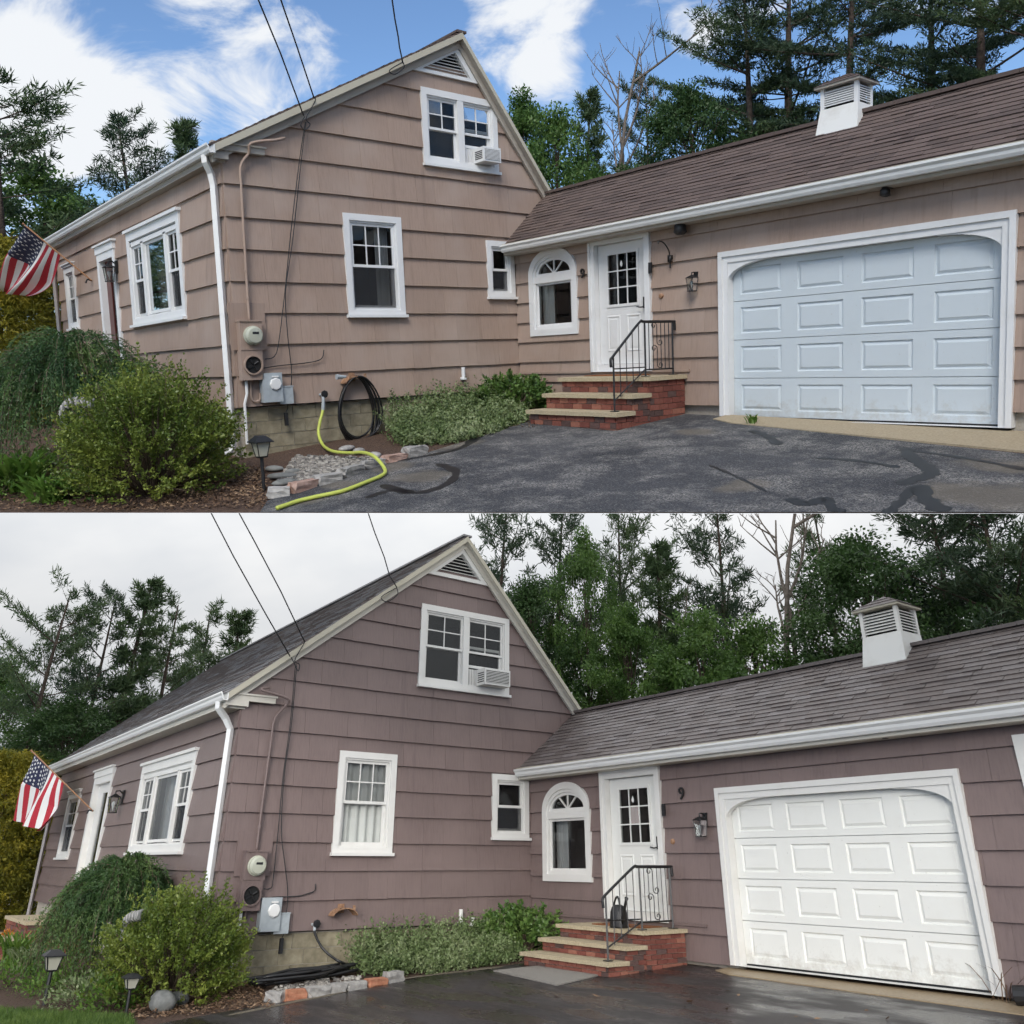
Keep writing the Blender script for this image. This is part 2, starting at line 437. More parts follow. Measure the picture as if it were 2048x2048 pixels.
shrubm = leafmat('shrub_leaves', [(0, (0.053, 0.098, 0.018)), (.5, (0.135, 0.188, 0.033)), (1, (0.300, 0.345, 0.068))], .4, .3)
weepm = leafmat('weeping_spruce_needles', [(0, (0.024, 0.060, 0.024)), (.5, (0.060, 0.119, 0.038)), (1, (0.155, 0.238, 0.071))], .45, .25)
coverm = leafmat('ground_cover_leaves', [(0, (.085, .13, .045)), (.5, (.17, .235, .09)), (1, (.38, .43, .24))], .5, .3)
azalm = leafmat('azalea_leaves', [(0, (0.039, 0.091, 0.023)), (.5, (0.091, 0.169, 0.039)), (1, (0.195, 0.286, 0.078))], .35, .25)
fernm = leafmat('fern_leaves', [(0, (.05, .12, .018)), (.5, (.10, .20, .03)), (1, (.22, .34, .07))], .45, .4)
litterm = leafmat('leaf_litter', [(0, (.07, .035, .02)), (.5, (.16, .095, .055)), (1, (.34, .23, .14))], .8, .0)
grassm = leafmat('lawn_grass', [(0, (.05, .10, .02)), (.5, (.10, .17, .035)), (1, (.18, .26, .06))], .5, .3)
lilym = leafmat('lily_petals', [(0, (.6, .18, .02)), (1, (.75, .35, .05))], .5, .3)
bark = speck('pine_bark', (.045, .033, .026), (.11, .08, .062), 6, .95, .9, .03)
deadbark = speck('bare_bark', (.12, .098, .082), (.23, .195, .165), 6, .95, .9, .03)
twig = speck('twig_bark', (.06, .042, .028), (.13, .095, .065), 14, .9)
stonem = [speck('granite_grey', (.26, .25, .235), (.42, .40, .37), 14, .85, .6, .01, .15), speck('granite_pink', (.36, .22, .17), (.46, .32, .26), 14, .85, .6, .01, .1), speck('slate_flat', (.15, .155, .145), (.24, .24, .225), 10, .8, .5, .008, .2),
          speck('old_red_brick', (.38, .15, .085), (.46, .22, .13), 20, .9, .6, .01)]
pebblem, t_, b_ = newmat('pebbles', (.3, .28, .25), .8)
gi_ = t_.nodes.new('ShaderNodeNewGeometry'); t_.links.new(ramp(t_, gi_.outputs['Random Per Island'], [(0, (.09, .085, .078)), (.5, (.24, .22, .195)), (1, (.46, .43, .38))]), b_.inputs['Base Color'])
soil = speck('bare_soil', (.05, .032, .022), (.11, .075, .052), 14, .95, 1.0, .03)
mulch = speck('mulch_soil', (.07, .04, .028), (.15, .095, .065), 30, .95, 1.0, .03)
turf = speck('turf', (.045, .075, .02), (.09, .13, .04), 18, .95, 1.0, .03)
# ---------------------------------------------------------------- asphalt
def asphaltA():
    m, t, b = newmat('worn_asphalt', (.06, .06, .065), .85, .35)
    fine = tex(t, scale=46, detail=4, rough=.75)
    base = ramp(t, tex(t, scale=.55, detail=5), [(.35, (.030, .031, .035)), (.65, (.066, .067, .072))])
    lightp = ramp(t, tex(t, scale=1.7, detail=7, rough=.75), [(.46, (0, 0, 0)), (.60, (1, 1, 1))])
    spk = ramp(t, fine, [(.46, (0, 0, 0)), (.56, (1, 1, 1))])
    col = mix(t, mix(t, 1.0, lightp, spk, 'MULTIPLY'), base, (.30, .285, .26))
    spk2 = ramp(t, tex(t, scale=60, detail=3), [(.55, (0, 0, 0)), (.63, (.9, .9, .9))])
    col = mix(t, spk2, col, (.17, .17, .17))
    pit = ramp(t, tex(t, scale=38, detail=3), [(.58, (0, 0, 0)), (.66, (.8, .8, .8))])
    col = mix(t, pit, col, (.022, .022, .025))
    wob = tex(t, scale=2.6, detail=6, rough=.7)
    c = t.nodes.new('ShaderNodeTexCoord')
    for px, rx, ry in WORN:
        p = gnd('A', px); mp_ = t.nodes.new('ShaderNodeMapping'); mp_.vector_type = 'POINT'; mp_.inputs['Location'].default_value = (-p.x/rx, -p.y/ry, -p.z); mp_.inputs['Scale'].default_value = (1/rx, 1/ry, 1)
        t.links.new(c.outputs['Object'], mp_.inputs[0]); ln_ = t.nodes.new('ShaderNodeVectorMath'); ln_.operation = 'LENGTH'; t.links.new(mp_.outputs[0], ln_.inputs[0])
        ad = t.nodes.new('ShaderNodeMath'); ad.operation = 'MULTIPLY_ADD'; ad.inputs[1].default_value = 1.5; t.links.new(wob, ad.inputs[0]); t.links.new(ln_.outputs['Value'], ad.inputs[2])
        col = mix(t, ramp(t, ad.outputs[0], [(.55, (.85, .85, .85)), (1.0, (0, 0, 0))]) if False else maprange(t, ad.outputs[0], 1.2, 1.75, .55, 0), col, (.17, .145, .11))
    t.links.new(col, b.inputs['Base Color']); bump(t, b, fine, .9, .008)
    return m
WORN = [(TR(860, 1835), .30, .40), (TR(1800, 1870), .75, .6), (TL(1590, 1800), .5, .45), (TR(680, 1630), .40, .30), (TR(1880, 1760), .6, .35), (TL(1300, 1830), .35, .30), (TL(1480, 1760), .35, .35), (TL(1720, 1680), .35, .5), (TL(1150, 1890), .3, .3)]
def maprange(t, v, a, b, c, d):
    m = t.nodes.new('ShaderNodeMapRange'); m.interpolation_type = 'SMOOTHSTEP'
    for k, x in zip(('From Min', 'From Max', 'To Min', 'To Max'), (a, b, c, d)): m.inputs[k].default_value = x
    t.links.new(v, m.inputs['Value']); return m.outputs[0]
def asphaltB():
    m, t, b = newmat('wet_asphalt', (.03, .028, .028), .3, .5)
    fine = tex(t, scale=80, detail=3, rough=.7)
    base = ramp(t, tex(t, scale=.7, detail=6), [(.38, (.016, .013, .013)), (.66, (.040, .034, .033))])
    spk = ramp(t, tex(t, scale=130, detail=2), [(.60, (0, 0, 0)), (.72, (.8, .8, .8))])
    col = mix(t, spk, base, (.13, .115, .105))
    t.links.new(col, b.inputs['Base Color'])
    ro = ramp(t, tex(t, scale=.9, detail=5, stretch=(1, 2.5, 1)), [(.42, (.20, .20, .20)), (.60, (.58, .58, .58))])
    t.links.new(ro, b.inputs['Roughness']); bump(t, b, fine, .45, .005)
    return m
drivem = {'A': asphaltA(), 'B': asphaltB()}
sealm = newmat('crack_sealant', (.012, .012, .013), .5)[0]
bareM = speck('bare_gravel_patch', (.10, .085, .06), (.20, .165, .12), 40, .95, .6, .006)

def overcast_mat(name, zenith):
    """overcast sky: brightness rises from horizon to zenith as (1 + 2 sin elevation) / 3, with faint cloud texture"""
    m = bpy.data.materials.new(name); m.use_nodes = True; t = m.node_tree; t.nodes.clear()
    o = t.nodes.new('ShaderNodeOutputMaterial'); e = t.nodes.new('ShaderNodeEmission')
    g = t.nodes.new('ShaderNodeNewGeometry'); sub = t.nodes.new('ShaderNodeVectorMath'); sub.operation = 'SUBTRACT'
    sub.inputs[1].default_value = W['B'] @ Vector((2, 1, -1)); t.links.new(g.outputs['Position'], sub.inputs[0])
    nm = t.nodes.new('ShaderNodeVectorMath'); nm.operation = 'NORMALIZE'; t.links.new(sub.outputs[0], nm.inputs[0])
    dt = t.nodes.new('ShaderNodeVectorMath'); dt.operation = 'DOT_PRODUCT'; t.links.new(nm.outputs[0], dt.inputs[0]); dt.inputs[1].default_value = W['B'].to_3x3() @ Vector((0, 0, 1))
    mr = t.nodes.new('ShaderNodeMath'); mr.operation = 'MULTIPLY_ADD'; mr.inputs[1].default_value = zenith*2/3; mr.inputs[2].default_value = zenith/3
    cl_ = t.nodes.new('ShaderNodeMath'); cl_.operation = 'MAXIMUM'; cl_.inputs[1].default_value = 0; t.links.new(dt.outputs['Value'], cl_.inputs[0]); t.links.new(cl_.outputs[0], mr.inputs[0])
    col = ramp(t, tex(t, scale=5, detail=4, rough=.5, vec=nm.outputs[0], stretch=(1, 1, 2.2)), [(.3, (.80, .83, .87)), (.7, (.97, .98, .99))])
    t.links.new(col, e.inputs[0]); t.links.new(mr.outputs[0], e.inputs[1]); t.links.new(e.outputs[0], o.inputs[0]); return m
overcast = overcast_mat('overcast_sky', 1.15)

# ---------------------------------------------------------------- ground of the upper place: it ends in a straight front edge
EDGE = 1024.0
xs = list(np.linspace(-1500, 3600, 52))
near = [gnd('A', (x, EDGE)) for x in xs]
camA = ray('A', (0, 0))[0]
def far_pts(n, p, dists):
    C = ray(n, (0, 0))[0]
    d = Vector((p.x - C.x, p.y - C.y, 0)).normalized()
    return [gp(n, p.x + d.x * s, p.y + d.y * s) for s in dists]
dists = [0, .6, 1.5, 3, 5, 8, 12, 18, 28, 45, 80]
m = MB(); rows = [far_pts('A', p, dists) for p in near]
for r in rows: m.v += [tuple(p) for p in r]
nd_ = len(dists)
for i in range(len(rows) - 1):
    for j in range(nd_ - 1):
        a = i * nd_ + j; m.f.append([a, a + nd_, a + nd_ + 1, a + 1]); m.m.append(0)
for v_ in range(len(m.v)): m.v[v_] = (m.v[v_][0], m.v[v_][1], m.v[v_][2] - .01)
setp(solo('A', 'ground', m, mulch, fix=False), 'brown garden soil and leaf litter under the upper tan house', None, None, 'structure')
# overcast sky of the lower place: cloud deck that spreads under the upper terrace and down to the far ground
m = MB()
for p in near:
    C = camA; d = Vector((p.x - C.x, p.y - C.y, 0)).normalized()
    for s in (0.0, 3, 12, 30, 90 - 9):
        q = gp('A', p.x + d.x * s, p.y + d.y * s); m.v.append((q.x, q.y, q.z - .013 - s * .035))
    q = Vector((p.x + d.x * 81, p.y + d.y * 81, -95)); m.v.append(tuple(q))
for i in range(len(near) - 1):
    for j in range(5):
        a = i * 6 + j; m.f.append([a, a + 1, a + 7, a + 6]); m.m.append(0)
setp(solo('A', 'sky', m, overcast, fix=False), 'even pale grey overcast sky above the lower mauve house', None, None, 'structure')
# ground of the lower place
m = MB(); st = [-70, -40, -25, -15, -10, -7, -5, -3.5, -2, -1, 0, 1, 2, 3, 4, 5, 6, 8, 11, 16, 25, 40, 70]
for x in st:
    for y in [s_ for s_ in st if s_ > -9]: m.v.append((x, y, zg('B', x, y) - .01))
k_ = len([s_ for s_ in st if s_ > -9])
for i in range(len(st) - 1):
    for j in range(k_ - 1):
        a = i * k_ + j; m.f.append([a, a + k_, a + k_ + 1, a + 1]); m.m.append(0)
setp(solo('B', 'ground', m, mulch, fix=False), 'brown mulched ground around the lower mauve house', None, None, 'structure')

def sheet(n, pts, dz=0.0):
    m = MB(); m.add([gp(n, x, y, dz) for x, y in pts], [tuple(range(len(pts)))]); return m
# driveways
eA = [p for p in (gnd('A', (x, EDGE)) for x in np.linspace(520, 3300, 30))]
g0 = gnd('A', R2(560, 1570))
polyA = [(p.x, p.y) for p in eA] + [(15, 5.3), (9.2, 4.35), (5.2, 4.95), (4.7, 5.44), (2.0, 5.44), (1.85, 4.2), (2.3, 2.6), (2.55, 1.6), (2.75, .6), (3.02, -.3), (3.2, -1.05)]
setp(solo('A', 'driveway', sheet('A', polyA, .0), drivem['A'], fix=False), 'worn grey asphalt driveway before the white garage door of the upper tan house', None, None, 'structure')
polyB = [(2.2, -1.6), (1.95, .1), (1.95, .95), (1.7, 2.2), (1.6, 3.0), (1.75, 4.3), (1.8, 5.68), (4.6, 5.68), (4.85, 5.3), (9.5, 5.2), (22, 5.0), (22, -8.5), (5, -8.5)]
setp(solo('B', 'driveway', sheet('B', polyB, .0), drivem['B'], fix=False), 'wet black asphalt driveway before the lower mauve house', None, None, 'structure')
# concrete aprons along the garage door
def apron(n, p, lab):
    m = MB(); T = len(p)
    top = [gp(n, x, y, .012) for x, y in p]; bot = [gp(n, x, y, -.1) for x, y in p]
    m.add(bot + top, [tuple(range(T, 2*T))] + [(i, (i+1) % T, T + (i+1) % T, T + i) for i in range(T)])
    setp(solo(n, 'garage_apron', m, apronm[n]), lab, None, None, 'structure')
apron('A', [(4.72, 5.50), (4.75, 5.12), (5.2, 4.92), (9.3, 4.42), (13, 4.3), (13, 5.50)], 'tan concrete apron strip under the garage door of the tan house')
apron('B', [(4.50, 5.73), (4.52, 5.45), (4.9, 5.28), (8.6, 5.15), (13, 5.1), (13, 5.73)], 'wet tan concrete apron under the garage door of the mauve house')

# ---------------------------------------------------------------- polygon clipping
def clip(poly, a, b, c):      # keep a*x+b*y<=c
    out = []
    for i in range(len(poly)):
        p, q = poly[i], poly[(i + 1) % len(poly)]
        dp, dq = a*p[0] + b*p[1] - c, a*q[0] + b*q[1] - c
        if dp <= 0: out.append(p)
        if (dp < 0) != (dq < 0) and abs(dp - dq) > 1e-9:
            s = dp / (dp - dq); out.append((p[0] + (q[0]-p[0])*s, p[1] + (q[1]-p[1])*s))
    return out
def area(p): return abs(sum(p[i][0]*p[(i+1) % len(p)][1] - p[(i+1) % len(p)][0]*p[i][1] for i in range(len(p)))) / 2
def rect_minus(r, ops):
    todo = [r]
    for (x0, x1, y0, y1) in ops:
        nxt = []
        for (a0, a1, b0, b1) in todo:
            if x1 <= a0 or x0 >= a1 or y1 <= b0 or y0 >= b1: nxt.append((a0, a1, b0, b1)); continue
            if x0 > a0: nxt.append((a0, x0, b0, b1))
            if x1 < a1: nxt.append((x1, a1, b0, b1))
            m0, m1 = max(a0, x0), min(a1, x1)
            if y0 > b0: nxt.append((m0, m1, b0, y0))
            if y1 < b1: nxt.append((m0, m1, y1, b1))
        todo = nxt
    return todo

def wall(H, name, T, a0, a1, b0, planes, bmax, z0, ex, openings, holes, seed, wmin=.35, wmax=.95, label=None):
    """a shingled wall: solid core with holes, and each shingle a piece of its own. planes: half planes that cut the top"""
    rnd = random.Random(seed); n = H.n
    core = MB()
    cuts = sorted({a0, a1, *[x for o in holes for x in o[:2] if a0 < x < a1]})
    for x0, x1 in zip(cuts[:-1], cuts[1:]):
        for r in rect_minus((x0, x1, b0, bmax), holes):
            p = [(r[0], r[2]), (r[1], r[2]), (r[1], r[3]), (r[0], r[3])]
            for pl in planes: p = clip(p, *pl)
            if len(p) > 2 and area(p) > 1e-4: core.ppoly(T, p, -.14, -.006)
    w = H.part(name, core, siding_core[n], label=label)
    k = 0
    while z0 + k * ex < bmax:
        c0 = z0 + k * ex; c1 = c0 + ex + .02
        x = a0 - rnd.uniform(0, .3)
        while x < a1:
            wd = rnd.uniform(wmin, wmax); s0, s1 = max(x, a0), min(x + wd - .003, a1); x += wd
            if s1 - s0 < .03: continue
            dz = rnd.uniform(-.003, .003); th = .046 + rnd.uniform(-.0015, .0015)
            fc = lambda a, b: .004 + (th - .004) * max(0, (c1 - b) / (c1 - c0))
            for r in rect_minus((s0, s1, c0 + dz, c1), openings):
                p = [(r[0], r[2]), (r[1], r[2]), (r[1], r[3]), (r[0], r[3])]
                for pl in planes: p = clip(p, *pl)
                if len(p) > 2 and area(p) > 6e-4:
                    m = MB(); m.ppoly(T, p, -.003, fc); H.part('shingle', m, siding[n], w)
        k += 1
    return w

# ---------------------------------------------------------------- windows and doors
def sash(H, W_, T, a0, a1, b0, b1, c, cols, rows, mat, fw=.045, pane=True, screenpane=False):
    m = MB(); m.ring(T, [(a0, b0), (a1, b0), (a1, b1), (a0, b1)], [(a0+fw, b0+fw), (a1-fw, b0+fw), (a1-fw, b1-fw), (a0+fw, b1-fw)], c - .035, c)
    H.part('sash', m, mat, W_)
    i0, i1, j0, j1 = a0+fw, a1-fw, b0+fw, b1-fw
    for i in range(1, cols):
        x = i0 + (i1-i0)*i/cols; m = MB(); m.pbox(T, x-.010, x+.010, j0, j1, c-.022, c-.004); H.part('muntin', m, mat, W_)
    for i in range(1, rows):
        z = j0 + (j1-j0)*i/rows; m = MB(); m.pbox(T, i0, i1, z-.010, z+.010, c-.0225, c-.0045); H.part('muntin', m, mat, W_)
    for i in range(cols):
        for j in range(rows):
            m = MB(); x0_, x1_, y0_, y1_ = i0+(i1-i0)*i/cols, i0+(i1-i0)*(i+1)/cols, j0+(j1-j0)*j/rows, j0+(j1-j0)*(j+1)/rows; m.add([T(x0_, y0_, c-.014), T(x1_, y0_, c-.014), T(x1_, y1_, c-.014), T(x0_, y1_, c-.014)], [(0, 1, 2, 3)])
            H.part('pane', m, glass, W_)
    if screenpane:
        m = MB(); m.pbox(T, i0, i1, j0, j1, c-.006, c-.004); H.part('insect_screen', m, screenm, W_)
def screenmat():
    m = bpy.data.materials.new('insect_mesh'); m.use_nodes = True; t = m.node_tree; t.nodes.clear()
    o = t.nodes.new('ShaderNodeOutputMaterial'); a = t.nodes.new('ShaderNodeBsdfTransparent'); d = t.nodes.new('ShaderNodeBsdfDiffuse'); d.inputs[0].default_value = (.05, .052, .056, 1)
    x = t.nodes.new('ShaderNodeMixShader'); x.inputs[0].default_value = .42
    t.links.new(a.outputs[0], x.inputs[1]); t.links.new(d.outputs[0], x.inputs[2]); t.links.new(x.outputs[0], o.inputs[0]); return m
screenm = screenmat()
def recess(H, W_, T, a0, a1, b0, b1, depth=1.0):
    m = MB(); p = [(a0, b0), (a1, b0), (a1, b1), (a0, b1)]
    v = [T(a, b, -.075) for a, b in p] + [T(a, b, -depth) for a, b in p]
    m.add(v, [(4, 5, 6, 7), (0, 1, 5, 4), (1, 2, 6, 5), (2, 3, 7, 6), (3, 0, 4, 7)])
    H.part('room_recess', m, room, W_)
def curtain_part(H, W_, T, a0, a1, b0, b1, c, seed=0):
    m = MB(); n = 28; rnd = random.Random(seed); ph = rnd.uniform(0, 6)
    for i in range(n + 1):
        a = a0 + (a1-a0)*i/n; d = c + .035*math.sin(ph + i*1.15) + .015*math.sin(i*2.7)
        m.v += [T(a, b0, d), T(a, b1, d)]
    m.f = [[2*i, 2*i+2, 2*i+3, 2*i+1] for i in range(n)]; m.m = [0]*n
    H.part('curtain', m, curtain, W_, smooth=True)
def casing(H, T, a0, a1, b0, b1, cw, mat, head=0.0, sill=.05, proud=.055, label=None):
    m = MB()
    m.ring(T, [(a0, b0), (a1, b0), (a1, b1), (a0, b1)], [(a0+cw, b0+cw*.8), (a1-cw, b0+cw*.8), (a1-cw, b1-cw), (a0+cw, b1-cw)], -.10, proud)
    W_ = H.part('window', m, mat, label=label)
    m = MB(); m.ring(T, [(a0+cw, b0+cw*.8), (a1-cw, b0+cw*.8), (a1-cw, b1-cw), (a0+cw, b1-cw)], [(a0+cw+.03, b0+cw*.8+.03), (a1-cw-.03, b0+cw*.8+.03), (a1-cw-.03, b1-cw-.03), (a0+cw+.03, b1-cw-.03)], -.10, proud-.025)
    H.part('window_frame', m, mat, W_)
    if sill:
        m = MB(); m.pbox(T, a0-.02, a1+.02, b0-.035, b0+.012, -.02, proud+sill); H.part('sill', m, mat, W_)
    if head:
        m = MB(); m.pbox(T, a0-.015, a1+.015, b1-.002, b1+head, -.02, proud+.03); m.pbox(T, a0-.035, a1+.035, b1+head-.002, b1+head+.025, -.02, proud+.06); H.part('head_cap', m, mat, W_)
    return W_
def double_hung(H, T, a0, a1, b0, b1, mat, cols, rows, cw=.11, scr=True, curt=None, head=0, sill=.05, label=None):
    W_ = casing(H, T, a0, a1, b0, b1, cw, mat, head, sill, label=label)
    i0, i1, j0, j1 = a0+cw+.03, a1-cw-.03, b0+cw*.8+.03, b1-cw-.03
    mid = (j0 + j1) / 2
    sash(H, W_, T, i0, i1, mid-.02, j1, .005, cols, rows, mat)
    sash(H, W_, T, i0, i1, j0, mid+.025, -.035, 1, 1, mat, .055, screenpane=False)
    if scr:
        m = MB(); m.pbox(T, i0+.015, i1-.015, j0+.02, mid-.01, -.012, -.009); H.part('insect_screen', m, screenm, W_)
    recess(H, W_, T, a0+cw*.5, a1-cw*.5, b0+cw*.5, b1-cw*.5)
    if curt == 'full': curtain_part(H, W_, T, i0, i1, j0, j1, -.125, 3)
    if curt == 'side': curtain_part(H, W_, T, i0 + (i1-i0)*.72, i1, j0, j1, -.22, 5)
    return W_
def arch_pts(a0, a1, b0, bs, bt, n=20):
    ac, ra, rb = (a0+a1)/2, (a1-a0)/2, bt-bs
    return [(a0, b0), (a1, b0)] + [(ac + ra*math.cos(math.pi*i/n), bs + rb*math.sin(math.pi*i/n)) for i in range(n+1)]
def arch_window(H, T, a0, a1, b0, bs, bt, mat, label=None):
    m = MB(); cw = .115
    o = arch_pts(a0, a1, b0, bs, bt); i = arch_pts(a0+cw, a1-cw, b0+cw, bs, bt-cw)
    m.ring(T, o, i, -.1, .06); W_ = H.part('window', m, mat, label=label)
    m = MB(); i2 = arch_pts(a0+cw+.05, a1-cw-.05, b0+cw+.05, bs, bt-cw-.05); m.ring(T, i, i2, -.1, .03); H.part('window_frame', m, mat, W_)
    tb = bs - .03
    m = MB(); m.pbox(T, a0+cw, a1-cw, tb-.12, tb, -.08, .035); H.part('transom_bar', m, mat, W_)
    sash(H, W_, T, a0+cw+.03, a1-cw-.03, b0+cw+.03, tb-.10, -.005, 1, 1, mat, .06)
    # half-round light with spokes
    fo = arch_pts(a0+cw+.05, a1-cw-.05, tb, bs, bt-cw-.05)[2:]; ctr = ((a0+a1)/2, tb + .03)
    m = MB(); fp_ = [(a0+cw+.05, tb), (a1-cw-.05, tb)] + fo; m.add([T(*q_, -.028) for q_ in fp_], [tuple(range(len(fp_)))]); H.part('pane', m, glass, W_)
    ro = arch_pts(a0+cw+.04, a1-cw-.04, tb-.01, bs, bt-cw-.04); ri = arch_pts(a0+cw+.10, a1-cw-.10, tb+.05, bs+.02, bt-cw-.10)
    m = MB(); m.ring(T, ro, ri, -.05, .0); H.part('sash', m, mat, W_)
    for ang in (55, 90, 125):
        ra = (a1-a0)/2 - cw - .08; rb = bt - bs - cw - .06; c_, s_ = math.cos(math.radians(ang)), math.sin(math.radians(ang))
        e = (ctr[0] + ra*c_, bs + rb*s_); w2 = .011
        m = MB(); m.ppoly(T, [(ctr[0]-w2*s_, ctr[1]+w2*c_), (ctr[0]+w2*s_, ctr[1]-w2*c_), (e[0]+w2*s_, e[1]-w2*c_), (e[0]-w2*s_, e[1]+w2*c_)], -.035, -.005); H.part('muntin', m, mat, W_)
    # dark room behind
    m = MB(); p = arch_pts(a0+cw*.6, a1-cw*.6, b0+cw*.6, bs, bt-cw*.6); n = len(p)
    m.add([T(*q, -.085) for q in p] + [T(*q, -.9) for q in p], [tuple(range(n, 2*n))] + [(i_, (i_+1) % n, n+(i_+1) % n, n+i_) for i_ in range(n)])
    H.part('room_recess', m, room, W_)
    curtain_part(H, W_, T, a0+cw, a0+cw+(a1-a0-2*cw)*.30, b0+cw, bs, -.2, 2); curtain_part(H, W_, T, a1-cw-(a1-a0-2*cw)*.28, a1-cw, b0+cw, bs, -.2, 9)
    return W_
def entry_door(H, T, a0, a1, b0, b1, mat, trim, label):
    cw = .115; m = MB()
    m.ring(T, [(a0, b0), (a1, b0), (a1, b1), (a0, b1)], [(a0+cw, b0+.02), (a1-cw, b0+.02), (a1-cw, b1-cw), (a0+cw, b1-cw)], -.12, .06)
    m.ring(T, [(a0-.012, b0), (a1+.012, b0), (a1+.012, b1+.012), (a0-.012, b1+.012)], [(a0+.035, b0+.002), (a1-.035, b0+.002), (a1-.035, b1-.035), (a0+.035, b1-.035)], -.05, .08)
    D_ = H.part('door_frame', m, trim, label=label)
    i0, i1, j0, j1 = a0+cw, a1-cw, b0+.02, b1-cw; w, h = i1-i0, j1-j0
    m = MB(); m.pbox(T, i0, i1, j0, j0+.10, -.1, .03); H.part('threshold', m, trim, D_)
    j0 += .105; h = j1 - j0
    g0, g1, h0, h1 = i0+w*.20, i1-w*.20, j0+h*.49, j1-h*.085
    D2 = H.part('door', MB(), mat)
    m = MB()
    for r in rect_minus((i0+.008, i1-.008, j0, j1-.006), [(g0, g1, h0, h1)]): m.pbox(T, *r, -.085, -.045)
    D2.data = m.mesh('door', mat, H.base)
    sash(H, D2, T, g0-.03, g1+.03, h0-.03, h1+.03, -.030, 3, 3, mat, .045)
    for s0, s1 in ((.16, .44), (.56, .84)):
        raised_panel(H, D2, T, i0+w*s0, i0+w*s1, j0+h*.10, j0+h*.41, -.045, mat)
    m = MB(); m.pbox(T, g0-.05, g1+.05, h0-.05, h1+.05, -.9, -.89)
    m2 = MB(); p = [(g0-.02, h0-.02), (g1+.02, h0-.02), (g1+.02, h1+.02), (g0-.02, h1+.02)]
    m2.add([T(*q, -.086) for q in p] + [T(*q, -.9) for q in p], [(4, 5, 6, 7), (0, 1, 5, 4), (1, 2, 6, 5), (2, 3, 7, 6), (3, 0, 4, 7)]); H.part('room_recess', m2, room, D2)
    m = MB(); hx = i1 - w*.055; hz = j0 + h*.455
    m.pbox(T, hx-.035, hx+.035, hz-.02, hz+.16, -.045, -.012); m.tube([T(hx, hz, -.02), T(hx, hz, .03), T(hx-.05, hz-.005, .035), T(hx-.13, hz+.01, .03)], .011, 6); H.part('door_handle', m, blackpl, D2)
    m = MB(); m.lathe(T((i0+i1)/2, h1-.18, -.02), [(.0, -.05), (.02, -.03), (.024, 0), (.01, .04), (.0, .06)], 10); H.part('hanging_crystal', m, bulbm, D2, smooth=True)
    return D_
def raised_panel(H, par, T, a0, a1, b0, b1, c, mat, name='panel', e=.03, sunk=False):
    m = MB(); rg = [(0, c), (e*.55, c-.020), (e*1.0, c-.020), (e*2.4, c-.004)] if sunk else [(0, c-.001), (e*.6, c+.009), (e*1.0, c+.009), (e*1.6, c-.004), (e*2.6, c+.005)]
    vs = []
    for d, cc in rg: vs += [T(a0+d, b0+d, cc), T(a1-d, b0+d, cc), T(a1-d, b1-d, cc), T(a0+d, b1-d, cc)]
    fs = [(4*i+j, 4*i+(j+1) % 4, 4*i+4+(j+1) % 4, 4*i+4+j) for i in range(len(rg)-1) for j in range(4)] + [tuple(4*(len(rg)-1)+j for j in range(4))]
    m.add(vs, fs); return H.part(name, m, mat, par)
def garage_door(H, T, a0, a1, b0, b1, mat, trim, label, cwl=.13):
    """outer casing rectangle with arched corner brackets and a four-section raised panel door"""
    m = MB(); cw = cwl
    m.ring(T, [(a0, b0), (a1, b0), (a1, b1), (a0, b1)], [(a0+cw, b0+.001), (a1-cw, b0+.001), (a1-cw, b1-cw), (a0+cw, b1-cw)], -.12, .05)
    m.ring(T, [(a0-.02, b0), (a1+.02, b0), (a1+.02, b1+.03), (a0-.02, b1+.03)], [(a0+.05, b0+.002), (a1-.05, b0+.002), (a1-.05, b1-.045), (a0+.05, b1-.045)], -.05, .075)
    D_ = H.part('garage_door_frame', m, trim, label=label)
    i0, i1, j1 = a0+cw, a1-cw, b1-cw
    for sgn, x in ((1, i0), (-1, i1)):
        rx, rz = .72, .25; p = [(x - sgn*.01, j1+.005), (x - sgn*.01, j1-rz)]
        p += [(x + sgn*rx*(1-math.cos(t_)), j1-rz + rz*math.sin(t_)*.97) for t_ in np.linspace(0.05, math.pi/2, 12)] + [(x + sgn*rx, j1+.005)]
        m = MB(); m.ppoly(T, p if sgn > 0 else p[::-1], -.06, .032); H.part('corner_bracket', m, trim, D_)
    G = H.part('garage_door', MB(), mat)
    m = MB(); hh = (j1 - b0 - .02)/4
    for s in range(4):
        z0 = b0 + .02 + s*hh; w_ = (i1-i0)/4
        holes_ = [(i0+w_*(c+.5)-w_*.365, i0+w_*(c+.5)+w_*.365, z0+hh*.165, z0+hh*.835) for c in range(4)]
        for r in rect_minus((i0+.004, i1-.004, z0+.004, z0+hh-.004), holes_): m.pbox(T, *r, -.12, -.085)
    m.pbox(T, i0+.004, i1-.004, b0+.02, j1, -.15, -.121)
    G.data = m.mesh('garage_door', mat, H.base)
    w = (i1-i0)/4
    for s in range(4):
        for c in range(4):
            raised_panel(H, G, T, i0+w*(c+.5)-w*.365, i0+w*(c+.5)+w*.365, b0+.02+hh*(s+.5)-hh*.335, b0+.02+hh*(s+.5)+hh*.335, -.085, mat, e=.024, sunk=True)
    m = MB(); m.pbox(T, i0, i1, b0-.02, b0+.018, -.15, -.09); H.part('bottom_seal', m, blackpl, G)
    return D_
